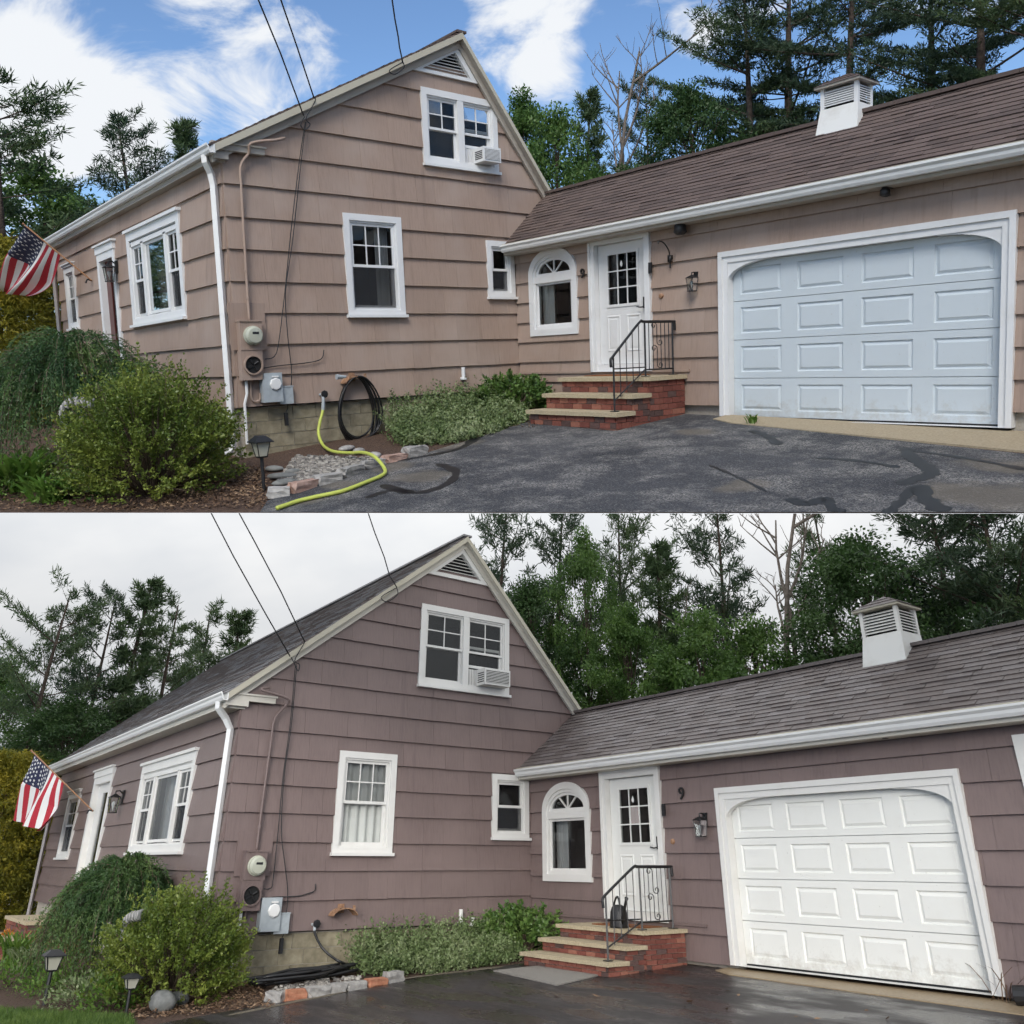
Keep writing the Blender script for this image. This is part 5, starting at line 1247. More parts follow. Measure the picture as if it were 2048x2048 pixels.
# flags on the front walls
redm = newmat('flag_red', (.42, .02, .035), .75)[0]; whitem = newmat('flag_white', (.76, .75, .72), .75)[0]; bluem = newmat('flag_navy', (.018, .022, .06), .75)[0]
def flag(n, cr, wallpx, tippx, yd, H0, H1, F0, F1, bow, lab):
    """staff from the wall; cloth hung from the outer staff, its fly corners gathered as the still air leaves them"""
    b0 = at(n, cr(*wallpx), 'y', -.06); tip = at(n, cr(*tippx), 'y', -yd)
    TH = Thing(n, 'flag', b0, lab, 'flag')
    m = MB(); m.tube([b0, tip], .016, 8); TH.part('staff', m, copper)
    m = MB(); m.lathe(tip, [(.0, -.03), (.03, 0), (.0, .03)], 10); TH.part('finial', m, copper)
    m = MB(); m.tube([(b0.x-.03, -.045, b0.z), (b0.x, -.14, b0.z+.02), (b0.x-.06, -.16, b0.z-.05)], .02, 6); TH.part('bracket', m, iron)
    d = tip - b0; NX, NZ = 39, 52
    L = lambda px: (at(n, cr(*px), 'y', -yd*.8))
    def onstaff(px):
        C, r = ray(n, cr(*px)); best = min(range(101), key=lambda k: (lambda q: ((q-C) - r*((q-C).dot(r)/r.dot(r))).length)(b0 + d*k/100)); return b0 + d*best/100
    h0, h1, f0, f1 = onstaff(H0), onstaff(H1), L(F0), L(F1); off = Vector((0, -1, 0))
    m = MB()
    for i in range(NX+1):
        s = i/NX; h = h0.lerp(h1, s); f = f0.lerp(f1, s)
        for j in range(NZ+1):
            t = j/NZ
            p = h.lerp(f, t) + Vector((0, 0, -1))*bow*math.sin(math.pi*t)*(s*1.2-.2)
            w_ = min(1, t*2.2)
            p += off*((math.sin(s*11 + t*2.0)*.12 + math.sin(s*5+.6)*.10)*w_) + Vector((1, 0, 0))*(math.sin(s*11+t*2+1.2)*.05*w_)
            m.v.append(tuple(p))
    for i in range(NX):
        for j in range(NZ):
            a = i*(NZ+1)+j; m.f.append([a, a+1, a+NZ+2, a+NZ+1]); st = i//3
            m.m.append(2 if (st < 7 and j < NZ*.40) else (0 if st % 2 == 0 else 1))
    me = m.mesh('cloth', [redm, whitem, bluem], TH.base, True, False); cl = TH.part('cloth', me, None)
    V = m.v; g = lambda s, t: Vector(V[min(NX, int(round(s*NX)))*(NZ+1)+min(NZ, int(round(t*NZ)))])
    ms = MB()
    for r in range(9):
        for c in range(6 if r % 2 == 0 else 5):
            s = (7/13)*(r+1)/10; t = .40*(c*2+1+(r % 2))/12
            p = g(s, t); u_ = (g(min(1, s+.06), t)-g(max(0, s-.06), t)).normalized(); v_ = (g(s, min(1, t+.05))-g(s, max(0, t-.05))).normalized(); nn = u_.cross(v_).normalized()
            for side in (-1, 1):
                vs = []
                for k in range(10):
                    a = math.pi*k/5; rr = .042 if k % 2 == 0 else .019
                    vs.append(p + nn*side*.008 - v_*rr*math.cos(a)*1.0 + u_*rr*math.sin(a))
                ms.add(vs, [tuple(range(10))])
    TH.part('stars', ms.mesh('stars', whitem, TH.base, False, False), None, cl, kind='stuff')
    return TH
flag('A', TL, (345, 1058), (88, 845), 1.15, (92, 850), (232, 958), (12, 1098), (75, 1120), .25, 'flag of stars and stripes on an angled staff at the tan house')
flag('B', BL, (350, 1128), (118, 900), 1.2, (120, 922), (242, 1020), (78, 1165), (132, 1205), .12, 'drooping flag of stars and stripes on an angled staff at the mauve house')
# solar path lights
def path_light(n, p, h, s, lab):
    TH = Thing(n, 'path_light', p, lab, 'path light'); b = Vector(p)
    m = MB(); m.tube([b - Vector((0, 0, .05)), b + Vector((0, 0, h*.62))], .022*s, 8); TH.part('stake', m, blackpl)
    def fr(z0, w0, z1, w1, mat, nm):
        m = MB(); m.hexa([(b.x-w0, b.y-w0, b.z+z0), (b.x+w0, b.y-w0, b.z+z0), (b.x+w0, b.y+w0, b.z+z0), (b.x-w0, b.y+w0, b.z+z0), (b.x-w1, b.y-w1, b.z+z1), (b.x+w1, b.y-w1, b.z+z1), (b.x+w1, b.y+w1, b.z+z1), (b.x-w1, b.y+w1, b.z+z1)]); TH.part(nm, m, mat)
    fr(h*.60, .05*s, h*.63, .06*s, blackpl, 'collar'); fr(h*.631, .05*s, h*.88, .078*s, lensm, 'lens'); fr(h*.881, .12*s, h*.90, .12*s, blackpl, 'cap_rim'); fr(h*.901, .115*s, h, .05*s, blackpl, 'cap')
    for sx in (-1, 1):
        for sy in (-1, 1):
            m = MB(); m.tube([(b.x+sx*.052*s, b.y+sy*.052*s, b.z+h*.63), (b.x+sx*.082*s, b.y+sy*.082*s, b.z+h*.88)], .007*s, 4); TH.part('cage_bar', m, blackpl)
lensm = newmat('frosted_lens', (.45, .44, .36), .25)[0]
path_light('A', gnd('A', R2(483, 1435)), .66, 1.0, 'black solar path light by the pebbles under the tan house')
path_light('B', gnd('B', R4(305, 1410)), .62, 1.15, 'taller black solar path light on the lawn edge left of the shrubs')
path_light('B', gnd('B', R4(870, 1475)), .42, .9, 'short black solar path light among pale foliage before the shrub')
# watering can
wc = Vector((3.10, 5.02, -1.72)); TH = Thing('B', 'watering_can', wc, 'black plastic watering can standing on the brick steps', 'watering can')
m = MB(); m.lathe(wc + Vector((0, 0, .002)), [(.135, 0), (.14, .02), (.125, .20), (.10, .27), (.05, .30)], 18); TH.part('tank', m, blackpl, smooth=True)
m = MB(); m.tube([wc+Vector((.10, -.04, .06)), wc+Vector((.20, -.08, .20)), wc+Vector((.30, -.12, .36)), wc+Vector((.33, -.13, .40))], [.03, .024, .02, .03], 8); TH.part('spout', m, blackpl, smooth=True)
m = MB(); m.tube(bez([wc+Vector((-.11, .04, .08)), wc+Vector((-.19, .07, .2)), wc+Vector((-.12, .05, .36)), wc+Vector((.0, 0, .40)), wc+Vector((.06, -.02, .28))], 5), .016, 6); TH.part('handle', m, blackpl, smooth=True)
# front brick steps of the lower house
fs0 = HP['B']['fdoor']; 
fb = gnd('B', R4(160, 1000)); 
# ---------------------------------------------------------------- vegetation
def arr_mesh(name, V, nper, tone, mats, smooth=False):
    """V: (k*nper,3) vertices, every nper of them one face"""
    k = len(V)//nper; me = bpy.data.meshes.new(name)
    me.vertices.add(len(V)); me.vertices.foreach_set('co', np.asarray(V, np.float32).ravel())
    me.loops.add(len(V)); me.loops.foreach_set('vertex_index', np.arange(len(V), dtype=np.int32))
    me.polygons.add(k); me.polygons.foreach_set('loop_start', np.arange(0, len(V), nper, dtype=np.int32))
    me.polygons.foreach_set('loop_total', np.full(k, nper, np.int32))
    me.materials.append(mats)
    at_ = me.attributes.new('tone', 'FLOAT', 'FACE'); at_.data.foreach_set('value', np.asarray(tone, np.float32))
    me.update(calc_edges=True); return me
def nrm(a): return a/np.maximum(np.linalg.norm(a, axis=-1, keepdims=True), 1e-9)
def leaves(P, D, L, Wd, rg, flat=None):
    """diamond leaves: base P, direction D, length L, width Wd; flat: preferred leaf normal"""
    D = nrm(D); r = rg.normal(size=D.shape)
    if flat is not None: r = r*.45 + flat
    S = nrm(np.cross(D, r)); L = np.asarray(L).reshape(-1, 1); Wd = np.asarray(Wd).reshape(-1, 1)
    mid = P + D*L*.45
    V = np.stack([P, mid + S*Wd*.5, P + D*L, mid - S*Wd*.5], 1)
    return V.reshape(-1, 3)

def pine_mesh(seed, h, crown, R, dens=1.0, needle=.30, width=.042, droop=0.0, mat=pinem, flat_top=False, spiky=False):
    rg = np.random.default_rng(seed); rnd = random.Random(seed)
    tr = MB(); pts = []; n = 12; bx, by = rnd.uniform(-.3, .3), rnd.uniform(-.3, .3)
    for i in range(n+1):
        t = i/n; pts.append((bx*math.sin(t*2.6), by*math.sin(t*3.3), h*t*.985 - .2*(1-t)))
    r0 = h*.017
    tr.tube(pts, [r0*(1-.93*i/n)+.015 for i in range(n+1)], 7)
    tp = lambda t: Vector((bx*math.sin(t*2.6), by*math.sin(t*3.3), h*t*.985))
    TP, TD = [], []
    z = crown
    while z < .995:
        u = (z-crown)/(1-crown)
        prof = math.sin(math.pi*(.22+.74*u))**.75 if not spiky else (1-u)**.8*.95 + .05
        prof = max(prof, .14*(1.02-u)+.05)
        nb = rnd.randint(3, 5) if not spiky else rnd.randint(4, 6)
        for b in range(nb):
            if rnd.random() < .14: continue
            az = rnd.uniform(0, 2*math.pi); L = R*prof*rnd.choice((rnd.uniform(.35, .7), rnd.uniform(.7, 1.2)))
            el = (-.12 + .75*u + rnd.uniform(-.14, .14)) if not spiky else (.05 + .8*u*u + rnd.uniform(-.1, .1))
            o = tp(min(1, z + rnd.uniform(-.006, .006))); d = Vector((math.cos(az)*math.cos(el), math.sin(az)*math.cos(el), math.sin(el)))
            bp = [o + d*L*s + Vector((0, 0, 1))*(.10*L*s*s*(1 if not droop else -droop)) for s in np.linspace(0, 1, 5)]
            br = max(.012, .011*L)
            tr.tube(bp, [br*(1-.8*k/4) for k in range(5)], 4, caps=False)
            side = Vector((-math.sin(az), math.cos(az), 0))
            s = rnd.uniform(.22, .38)
            while s < 1.0:
                base = o + d*L*s + Vector((0, 0, 1))*(.10*L*s*s*(1 if not droop else -droop))
                for sg in (-1, 1):
                    tl = L*.40*(1.12-s)*rnd.uniform(.5, 1.2) + .12
                    td = (d*.75 + side*sg*rnd.uniform(.55, 1.0) + Vector((0, 0, rnd.uniform(-.02, .22)))).normalized()
                    k = max(1, int(tl/.20*dens))
                    for q in range(k):
                        TP.append(base + td*tl*(q+rnd.uniform(.3, 1))/k); TD.append(td)
                s += rnd.uniform(.07, .13)/max(.6, dens)*(2.2/max(1.2, L))**.5
            TP.append(bp[-1]); TD.append(d)
        z += rnd.uniform(.03, .062)
    TP, TD = np.array([tuple(p) for p in TP]), np.array([tuple(p) for p in TD]); k = 9
    P = np.repeat(TP, k, 0) + rg.normal(size=(len(TP)*k, 3))*[.07, .07, .04]; D = nrm(np.repeat(TD, k, 0)*.55 + rg.normal(size=(len(TP)*k, 3))*.75 + [0, 0, .30])
    tone = np.repeat(rg.uniform(0, 1, len(TP)), k)*.7 + rg.uniform(0, .3, len(TP)*k)
    V = leaves(P, D, needle*rg.uniform(.6, 1.2, len(P)), width*rg.uniform(.7, 1.3, len(P)), rg)
    return tr.mesh('trunk', bark, None, True, False), arr_mesh('crown', V, 4, tone, mat)

def broad_mesh(seed, h, R, leaf=.12, ncl=200, mat=decm, low=.16, per=190):
    rg = np.random.default_rng(seed); rnd = random.Random(seed); tr = MB()
    top = Vector((rnd.uniform(-.4, .4), rnd.uniform(-.4, .4), h*.86)); tr.tube(bez([(0, 0, -.2), (.1, -.05, h*.3), (top.x*.6, top.y*.6, h*.6), top], 4), [h*.02*(1-.9*i/12)+.01 for i in range(13)], 7)
    C = []
    for i in range(ncl):
        u = rg.uniform(low, 1); rr = R*(math.sin(min(1, (u-low)/(1-low)*.92+.10)*math.pi)**.6)*rg.uniform(.25, 1.05)**.6; a = rg.uniform(0, 2*math.pi)
        c = Vector((math.cos(a)*rr, math.sin(a)*rr, h*u + rg.normal()*.2)); C.append(c)
        if i % 3 == 0:
            s = Vector((top.x*u*.7, top.y*u*.7, h*max(.12, u-.22))); tr.tube(bez([s, s.lerp(c, .5) + Vector((0, 0, .15)), c], 3), [.035, .03, .025, .02, .016, .012, .008], 4, caps=False)
    C = np.array([tuple(c) for c in C]); k = per; sz = R*.15*rg.uniform(.6, 1.3, len(C))
    off = nrm(rg.normal(size=(len(C)*k, 3)))*(rg.uniform(0, 1, (len(C)*k, 1))**.5)*np.repeat(sz, k).reshape(-1, 1)*[1.25, 1.25, .75]
    P = np.repeat(C, k, 0) + off; D = nrm(off*1.2 + rg.normal(size=off.shape)*.25 + [0, 0, -.10])
    tone = np.repeat(rg.uniform(0, 1, len(C)), k)*.55 + rg.uniform(0, .45, len(P))
    V = leaves(P, D, leaf*rg.uniform(.6, 1.25, len(P)), leaf*.62*rg.uniform(.7, 1.2, len(P)), rg, np.array([0, 0, .8]))
    return tr.mesh('trunk', bark, None, True, False), arr_mesh('crown', V, 4, tone, mat)
def snag_mesh(seed, h):
    rnd = random.Random(seed); tr = MB()
    def grow(p, d, L, r, lev):
        pts = [p]; q = p.copy(); dd = d.copy()
        for i in range(5):
            dd = (dd + Vector((rnd.uniform(-.16, .16), rnd.uniform(-.16, .16), rnd.uniform(-.02, .12)))).normalized(); q = q + dd*L/5; pts.append(q.copy())
        tr.tube(pts, [r*(1-.75*i/5)+.004 for i in range(6)], 5 if lev else 7, caps=False)
        if lev < 3:
            for i in range((9, 6, 4)[lev]):
                t = rnd.uniform(.30 if lev == 0 else .2, 1); k = min(4, int(t*5)); o = pts[k].lerp(pts[k+1], t*5-k)
                a = rnd.uniform(0, 6.28); e = rnd.uniform(.2, .9); nd = Vector((math.cos(a)*math.cos(e), math.sin(a)*math.cos(e), math.sin(e)))
                grow(o, (nd + dd*.5).normalized(), L*rnd.uniform(.22, .42), r*.36, lev+1)
    grow(Vector((0, 0, -.2)), Vector((.03, .02, 1)), h, h*.0125, 0)
    grow(Vector((.05, 0, h*.5)), Vector((.22, .1, 1)), h*.46, h*.007, 1)
    return tr.mesh('trunk', deadbark, None, True, False)
PINES = [pine_mesh(1, 11, .18, 3.3), pine_mesh(2, 11, .22, 3.2, .95, mat=pinem2), pine_mesh(3, 11, .10, 2.9, 1.0), pine_mesh(4, 10, .06, 2.4, 1.05, spiky=True), pine_mesh(5, 11, .30, 3.6, 1.05, mat=pinem2),
         pine_mesh(6, 19, .22, 5.4, 1.15, .27, .048, mat=pinem2), pine_mesh(7, 19, .30, 5.2, 1.15, .27, .048, mat=pinem2), pine_mesh(8, 19, .16, 4.8, 1.15, .27, .048, mat=pinem)]
PH = [11, 11, 11, 10, 11, 19, 19, 19]
BROAD = [broad_mesh(11, 9, 2.8), broad_mesh(12, 9, 3.2, .125, 220, decm2), broad_mesh(13, 5, 2.2, .10, 130, decm, .05)]
BH = [9*1.0, 9*1.0, 5*1.0]
def spot(n, px, toprow, dist):
    C, d = ray(n, (px, toprow)); s = dist/math.hypot(d.x, d.y); p = C + d*s; zb = zg(n, p.x, min(p.y, 5.5)) if n == 'A' else zg(n, p.x, p.y)
    return Vector((p.x, p.y, zb)), p.z - zb
def tree(n, kind, px, top, dist, lab, name, group, wide=1.0, rot=None, hs=None):
    b, h = spot(n, *F(px, top), dist); rnd = random.Random(int(px*7+dist)); me = None
    if kind[0] == 'p': i = int(kind[1]); ms, bh = PINES[i], PH[i]
    elif kind[0] == 'b': i = int(kind[1]); ms, bh = BROAD[i], BH[i]
    else: ms, bh = (SNAG,), 12
    o = bpy.data.objects.new(name, None); COL.objects.link(o); s = h/bh; sw = s*wide*(1.3 if kind[0] == 'p' else 1.0)
    o.matrix_world = W[n] @ Matrix.Translation(b) @ Matrix.Rotation(rnd.uniform(0, 6.28) if rot is None else rot, 4, 'Z') @ Matrix.Diagonal((sw, sw, s, 1))
    setp(o, lab, 'tree', group)
    for nm, m_ in zip(('trunk', 'crown'), ms):
        c = bpy.data.objects.new(nm, m_); COL.objects.link(c); c.parent = o
    return o
SNAG = snag_mesh(21, 12)
GA_, GB_ = 'trees behind the tan house', 'trees behind the mauve house'
for a in (
 ('p0', -10, 130, 30, 'tall layered pine cut by the left edge under the blue sky', 'pine_tree', .95),
 ('p1', 228, 225, 27, 'pine with spread branches left of the tan roof edge', 'pine_tree', .8),
 ('p3', 352, 215, 31, 'pointed pine top just above the gutter of the tan house', 'pine_tree', .8),
 ('b2', 60, 335, 36, 'pale green bushy tree below the left pine of the sunny view', 'leafy_tree', 1.1),
 ('b0', 135, 380, 38, 'light leafy tree between the gold bush and the tan house', 'leafy_tree', .9),
 ('b0', 985, 195, 33, 'leafy tree hugging the right rake of the tan gable', 'leafy_tree', .8),
 ('b2', 1050, 238, 29, 'bright green leafy tree beside the tan gable', 'leafy_tree', .7),
 ('p3', 1110, 158, 31, 'narrow young conifer left of the bare tree above the tan house', 'conifer_tree', .62),
 ('p1', 1212, 150, 36, 'slim pine directly right of the bare tree above the tan house', 'pine_tree', .5),
 ('b1', 1300, 178, 30, 'dense dark green leafy tree left of the big pines behind the tan garage', 'leafy_tree', .85),
 ('p7', 1405, -60, 33, 'leftmost of the big dark pines over the tan garage roof', 'pine_tree', .85),
 ('p5', 1495, -150, 35, 'big dark pine left of the cupola of the tan garage', 'pine_tree', .85),
 ('p6', 1612, -190, 31, 'big dark pine rising behind the cupola of the tan garage', 'pine_tree', .8),
 ('p6', 1752, -170, 29, 'big dark pine with bare trunk right of the cupola of the tan garage', 'pine_tree', .8),
 ('p5', 1850, -220, 27, 'tall dark pine near the right edge above the tan garage', 'pine_tree', .9),
 ('p7', 1945, -160, 25, 'dark pine cut by the right edge above the tan garage', 'pine_tree', .9),
 ('b1', 1450, 245, 37, 'dark leafy tree below the big pines left of the tan garage cupola', 'leafy_tree', 1.2),
 ('b1', 1690, 200, 37, 'dark leafy tree low behind the tan garage ridge right of the cupola', 'leafy_tree', 1.3),
 ('b1', 1880, 165, 35, 'dark leafy understory tree low at the right edge of the sunny view', 'leafy_tree', 1.2)):
    tree('A', a[0], a[1], a[2], a[3], a[4], a[5], GA_, a[6])
tree('A', 's0', 1168, 92, 34, 'bare dead tree against the blue sky right of the tan gable', 'dead_tree', GA_, .9)
for a in (
 ('p0', 135, 1108, 34, 'leftmost tall pine of the row behind the mauve roof', 'pine_tree', .62),
 ('p1', 215, 1120, 36, 'second tall pine from the left behind the mauve roof', 'pine_tree', .6),
 ('p3', 287, 1083, 36, 'pointed tall pine in the row behind the mauve roof', 'pine_tree', .75),
 ('p2', 338, 1135, 38, 'pine left of the last two small ones behind the mauve roof', 'pine_tree', .65),
 ('p2', 400, 1143, 42, 'smaller pine nearest the slope of the mauve roof but one', 'pine_tree', .7),
 ('p3', 462, 1142, 46, 'small round topped tree touching the slope of the mauve roof', 'conifer_tree', .8),
 ('b0', 15, 1262, 40, 'leafy tree at the left edge above the gold bush of the rainy view', 'leafy_tree', .9),
 ('b1', 140, 1330, 33, 'dark leafy tree low under the pines left of the mauve roof', 'leafy_tree', 1.3),
 ('b1', 225, 1345, 38, 'dark leafy understory behind the eave of the mauve house', 'leafy_tree', 1.3),
 ('p1', 960, 925, 36, 'tall dark pine above the right rake of the mauve gable', 'pine_tree', .55),
 ('b1', 1000, 1110, 33, 'dark leafy tree beside the right rake of the mauve gable', 'leafy_tree', .75),
 ('b0', 1100, 1025, 32, 'loose leafy tree right of the mauve gable', 'leafy_tree', .5),
 ('p1', 1062, 960, 37, 'dark open pine between the mauve gable and the loose leafy tree', 'pine_tree', .55),
 ('p0', 1170, 955, 38, 'tall open pine left of the pointed conifer in the rainy view', 'pine_tree', .5),
 ('b0', 1185, 1165, 30, 'mid green leafy tree over the left end of the mauve garage ridge', 'leafy_tree', .8),
 ('p3', 1235, 1015, 34, 'pointed conifer over the left half of the mauve garage roof', 'conifer_tree', .75),
 ('p1', 1345, 935, 35, 'tall open pine left of the dead tree in the rainy view', 'pine_tree', .55),
 ('b2', 1325, 1185, 29, 'pale green bushy tree just behind the mauve garage ridge', 'leafy_tree', .8),
 ('b2', 1420, 1200, 30, 'low bushy tree at the foot of the dead tree in the rainy view', 'leafy_tree', .8),
 ('p2', 1530, 940, 38, 'dark pine right of the dead tree in the rainy view', 'pine_tree', .55),
 ('b1', 1615, 1030, 31, 'dense dark leafy tree left of the cupola of the mauve garage', 'leafy_tree', .95),
 ('p4', 1745, 905, 33, 'big dark pine behind the cupola of the mauve garage', 'pine_tree', .8),
 ('p1', 1850, 900, 32, 'big dark pine right of the cupola of the mauve garage', 'pine_tree', .8),
 ('b1', 1830, 1100, 36, 'dark leafy tree low behind the mauve garage ridge right of the cupola', 'leafy_tree', 1.2),
 ('p2', 1940, 905, 31, 'dark pine cut by the right edge of the rainy view', 'pine_tree', .85)):
    tree('B', a[0], a[1], a[2], a[3], a[4], a[5], GB_, a[6])
tree('B', 's0', 1455, 935, 33, 'bare brown dead tree against the grey sky over the mauve garage', 'dead_tree', GB_, 1.0, 2.0)

for i, (x, y, h_, lab) in enumerate(((-16, -4.8, 9.5, 'roadside pine left of the sunny view that the picture window mirrors'), (-27, -8.2, 12, 'farther roadside pine that the picture window mirrors'))):
    o = bpy.data.objects.new('pine_tree', None); COL.objects.link(o); o.matrix_world = W['A'] @ Matrix.Translation(gp('A', x, y)) @ Matrix.Rotation(i*2.0, 4, 'Z') @ Matrix.Scale(h_/11*1.2, 4); setp(o, lab, 'tree', GA_)
    for nm, m_ in zip(('trunk', 'crown'), PINES[(0, 2)[i]]):
        c = bpy.data.objects.new(nm, m_); COL.objects.link(c); c.parent = o
# ---- shrubs
def below_edge(n, P):
    """upper place: nothing grows out past the front edge of its ground"""
    if n == 'B': return np.ones(len(P), bool)
    a, b = near[10], near[30]; d = Vector((b.x-a.x, b.y-a.y, 0)).normalized(); nx, ny = -d.y, d.x
    cx_, cy_ = camA.x-a.x, camA.y-a.y
    s = 1 if nx*cx_ + ny*cy_ < 0 else -1
    # plane through the eye line and the edge
    nr = (near[30]-camA).cross(near[10]-camA).normalized()
    if nr.z < 0: nr = -nr
    return ((P - np.array(camA)) @ np.array(nr)) > .015
def plant(n, name, base, label, stems, V, tone, mat, nper=4, cat='shrub', stemmat=twig):
    TH = Thing(n, name, base, label, cat)
    if stems is not None: TH.part('stem', stems, stemmat)
    V = np.asarray(V); F_ = V.reshape(-1, nper, 3); ok = below_edge(n, F_.mean(1)) & below_edge(n, F_[:, 2]); F_ = F_[ok]
    me = arr_mesh('foliage', (F_ - np.array(base)).reshape(-1, 3), nper, np.asarray(tone)[ok], mat); TH.part('foliage', me, None); return TH
def shrub(n, name, base, rx, ry, h, nshoot, label, mat, seed, leaf=.042, per=34, cat='shrub', upright=.6):
    """upright shoots of small leaves rising from one crown"""
    rg = np.random.default_rng(seed); b = np.array(base); st = MB(); PP, DD = [], []
    for i in range(nshoot):
        a = rg.uniform(0, 2*np.pi); q = rg.uniform(0, 1)**.5
        ph = math.sqrt(max(0, 1-(q*.92)**2)); tip = b + np.array([math.cos(a)*rx*q*1.0, math.sin(a)*ry*q*1.0, h*(.12 + .88*ph)*rg.uniform(.82, 1.06)])
        if rg.uniform() < .45: tip = b + np.array([math.cos(a)*rx*q**.3, math.sin(a)*ry*q**.3, h*rg.uniform(.08, .62)])
        org = b + np.array([math.cos(a)*rx*.15, math.sin(a)*ry*.15, 0]); d = tip-org; 
        if i % 6 == 0: st.tube([tuple(org), tuple(org + d*.5 + [0, 0, .04]), tuple(tip)], [.012, .008, .003], 4, caps=False)
        out = nrm(np.array([d[0], d[1], abs(d[2])*upright + .12])); sl = h*rg.uniform(.16, .34); k = per; tip = tip + out*h*(rg.uniform(0, .20) if i % 4 == 0 else 0) + rg.normal(size=3)*.05
        t = rg.uniform(0, 1, k); PP.append(tip - out*sl*(1-t[:, None]) + rg.normal(size=(k, 3))*.016); DD.append(out + rg.normal(size=(k, 3))*.85)
    P, D = np.concatenate(PP), np.concatenate(DD); P[:, 2] = np.maximum(P[:, 2], b[2]+.01)
    tone = np.repeat(rg.uniform(0, 1, nshoot), per)*.5 + rg.uniform(0, .5, len(P))
    V = leaves(P, D, leaf*rg.uniform(.7, 1.3, len(P)), leaf*.6*rg.uniform(.7, 1.3, len(P)), rg)
    return plant(n, name, base, label, st, V, tone, mat, cat=cat)
def weeping(n, base, rx, ry, h, label, seed, ns=900):
    """fronds: each arching branch carries a bundle of hanging strands, so the mound is lumpy with gaps between"""
    rg = np.random.default_rng(seed); b = np.array(base); st = MB(); PP, DD, TT = [], [], []
    st.tube([tuple(b), tuple(b+[0, 0, h*.5]), tuple(b+[.1, 0, h*.9])], [.06, .05, .03], 6)
    ncl = ns//14
    for c in range(ncl):
        a0 = rg.uniform(0, 2*np.pi); q0 = rg.uniform(0.03, 1)**.55; hz = h*(1-.40*q0*q0)*rg.uniform(.84, 1.08); spread = rg.uniform(.25, .5); ft = rg.uniform(0, 1)
        for i in range(14):
            a = a0 + rg.normal()*.13/(.35+q0); q = q0*rg.uniform(.86, 1.1); apex = b + [math.cos(a)*rx*q*.74, math.sin(a)*ry*q*.74, hz*rg.uniform(.95, 1.02)]
            out = np.array([math.cos(a)*rx, math.sin(a)*ry, 0])*spread*rg.uniform(.7, 1.2); L = h*rg.uniform(.28, .80)*(.6+.4*q); jit = rg.normal(size=2)*.10; pts = []
            for s in np.linspace(0, 1, 9):
                z = apex[2] + .09*h*math.sin(s*1.9) - L*s**1.9; pts.append([apex[0] + out[0]*math.sin(s*1.45) + jit[0]*s, apex[1] + out[1]*math.sin(s*1.45) + jit[1]*s, max(z, b[2]+.02)])
            pts = np.array(pts); m_ = 64; t = rg.uniform(0, 7.99, m_); k = t.astype(int); fr = (t-k)[:, None]; p = pts[k]*(1-fr) + pts[k+1]*fr; d = nrm(pts[k+1]-pts[k])
            PP.append(p); DD.append(d*.8 + nrm(rg.normal(size=(m_, 3)))*.75); TT.append(ft*.45 + t/8*.35 + rg.uniform(0, .2, m_))
            if i % 4 == 0: st.tube([tuple(x) for x in pts[::2]], .005, 3, caps=False)
    P, D = np.concatenate(PP), np.concatenate(DD); tone = np.concatenate(TT)
    V = leaves(P, D, .062*rg.uniform(.6, 1.2, len(P)), .015*np.ones(len(P)), rg)
    return plant(n, 'weeping_spruce', base, label, st, V, tone, weepm)
def gold_bush(n, base, rx, ry, h, label, seed, mat=goldm):
    rg = np.random.default_rng(seed); b = np.array(base); st = MB(); st.tube([tuple(b), tuple(b+[0, 0, h*.8])], [.10, .03], 6); PP, DD = [], []; ns = 2600; k = 26
    u = rg.uniform(0, 1, ns); a = rg.uniform(0, 2*np.pi, ns); prof = np.sin(np.minimum(1, (1-u)*.62+.03)*np.pi)**.6; q = rg.uniform(.3, 1.06, ns)
    C = b + np.stack([np.cos(a)*rx*prof*q, np.sin(a)*ry*prof*q, h*u], 1); out = np.stack([np.cos(a), np.sin(a), np.full(ns, .15)], 1)
    P = np.repeat(C, k, 0) + rg.normal(size=(ns*k, 3))*[.09, .09, .07]; D = np.repeat(out, k, 0)*.6 + rg.normal(size=(ns*k, 3))*.55 + [0, 0, -.35]
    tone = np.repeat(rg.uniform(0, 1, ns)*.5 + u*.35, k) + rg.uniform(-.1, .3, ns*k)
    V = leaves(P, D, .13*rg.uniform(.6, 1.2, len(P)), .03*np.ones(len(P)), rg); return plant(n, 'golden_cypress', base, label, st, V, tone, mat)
def clump(n, name, base, r, h, nl, label, mat, seed, w=.03, arch=.6, cat='plant'):
    """arching strap or fern leaves from one crown, each leaf bent in three facets"""
    rg = np.random.default_rng(seed); b = np.array(base); Q = []; tone = []
    for i in range(nl):
        a = rg.uniform(0, 2*np.pi); L = rg.uniform(.55, 1.0); o = b + np.append(rg.normal(size=2)*r*.18, 0); d = np.array([math.cos(a), math.sin(a), 0]); s_ = np.array([-math.sin(a), math.cos(a), 0])
        pt = [o + d*r*L*t + [0, 0, h*L*(1.9*t - arch*1.6*t*t)] for t in (0, .33, .66, 1)]; ws = (w*.5, w, w*.8, .002); tn = rg.uniform(0, 1)
        for j in range(3):
            Q += [pt[j]-s_*ws[j]*.5, pt[j]+s_*ws[j]*.5, pt[j+1]+s_*ws[j+1]*.5, pt[j+1]-s_*ws[j+1]*.5]; tone.append(tn)
    return plant(n, name, base, label, None, np.array(Q), tone, mat, cat=cat)
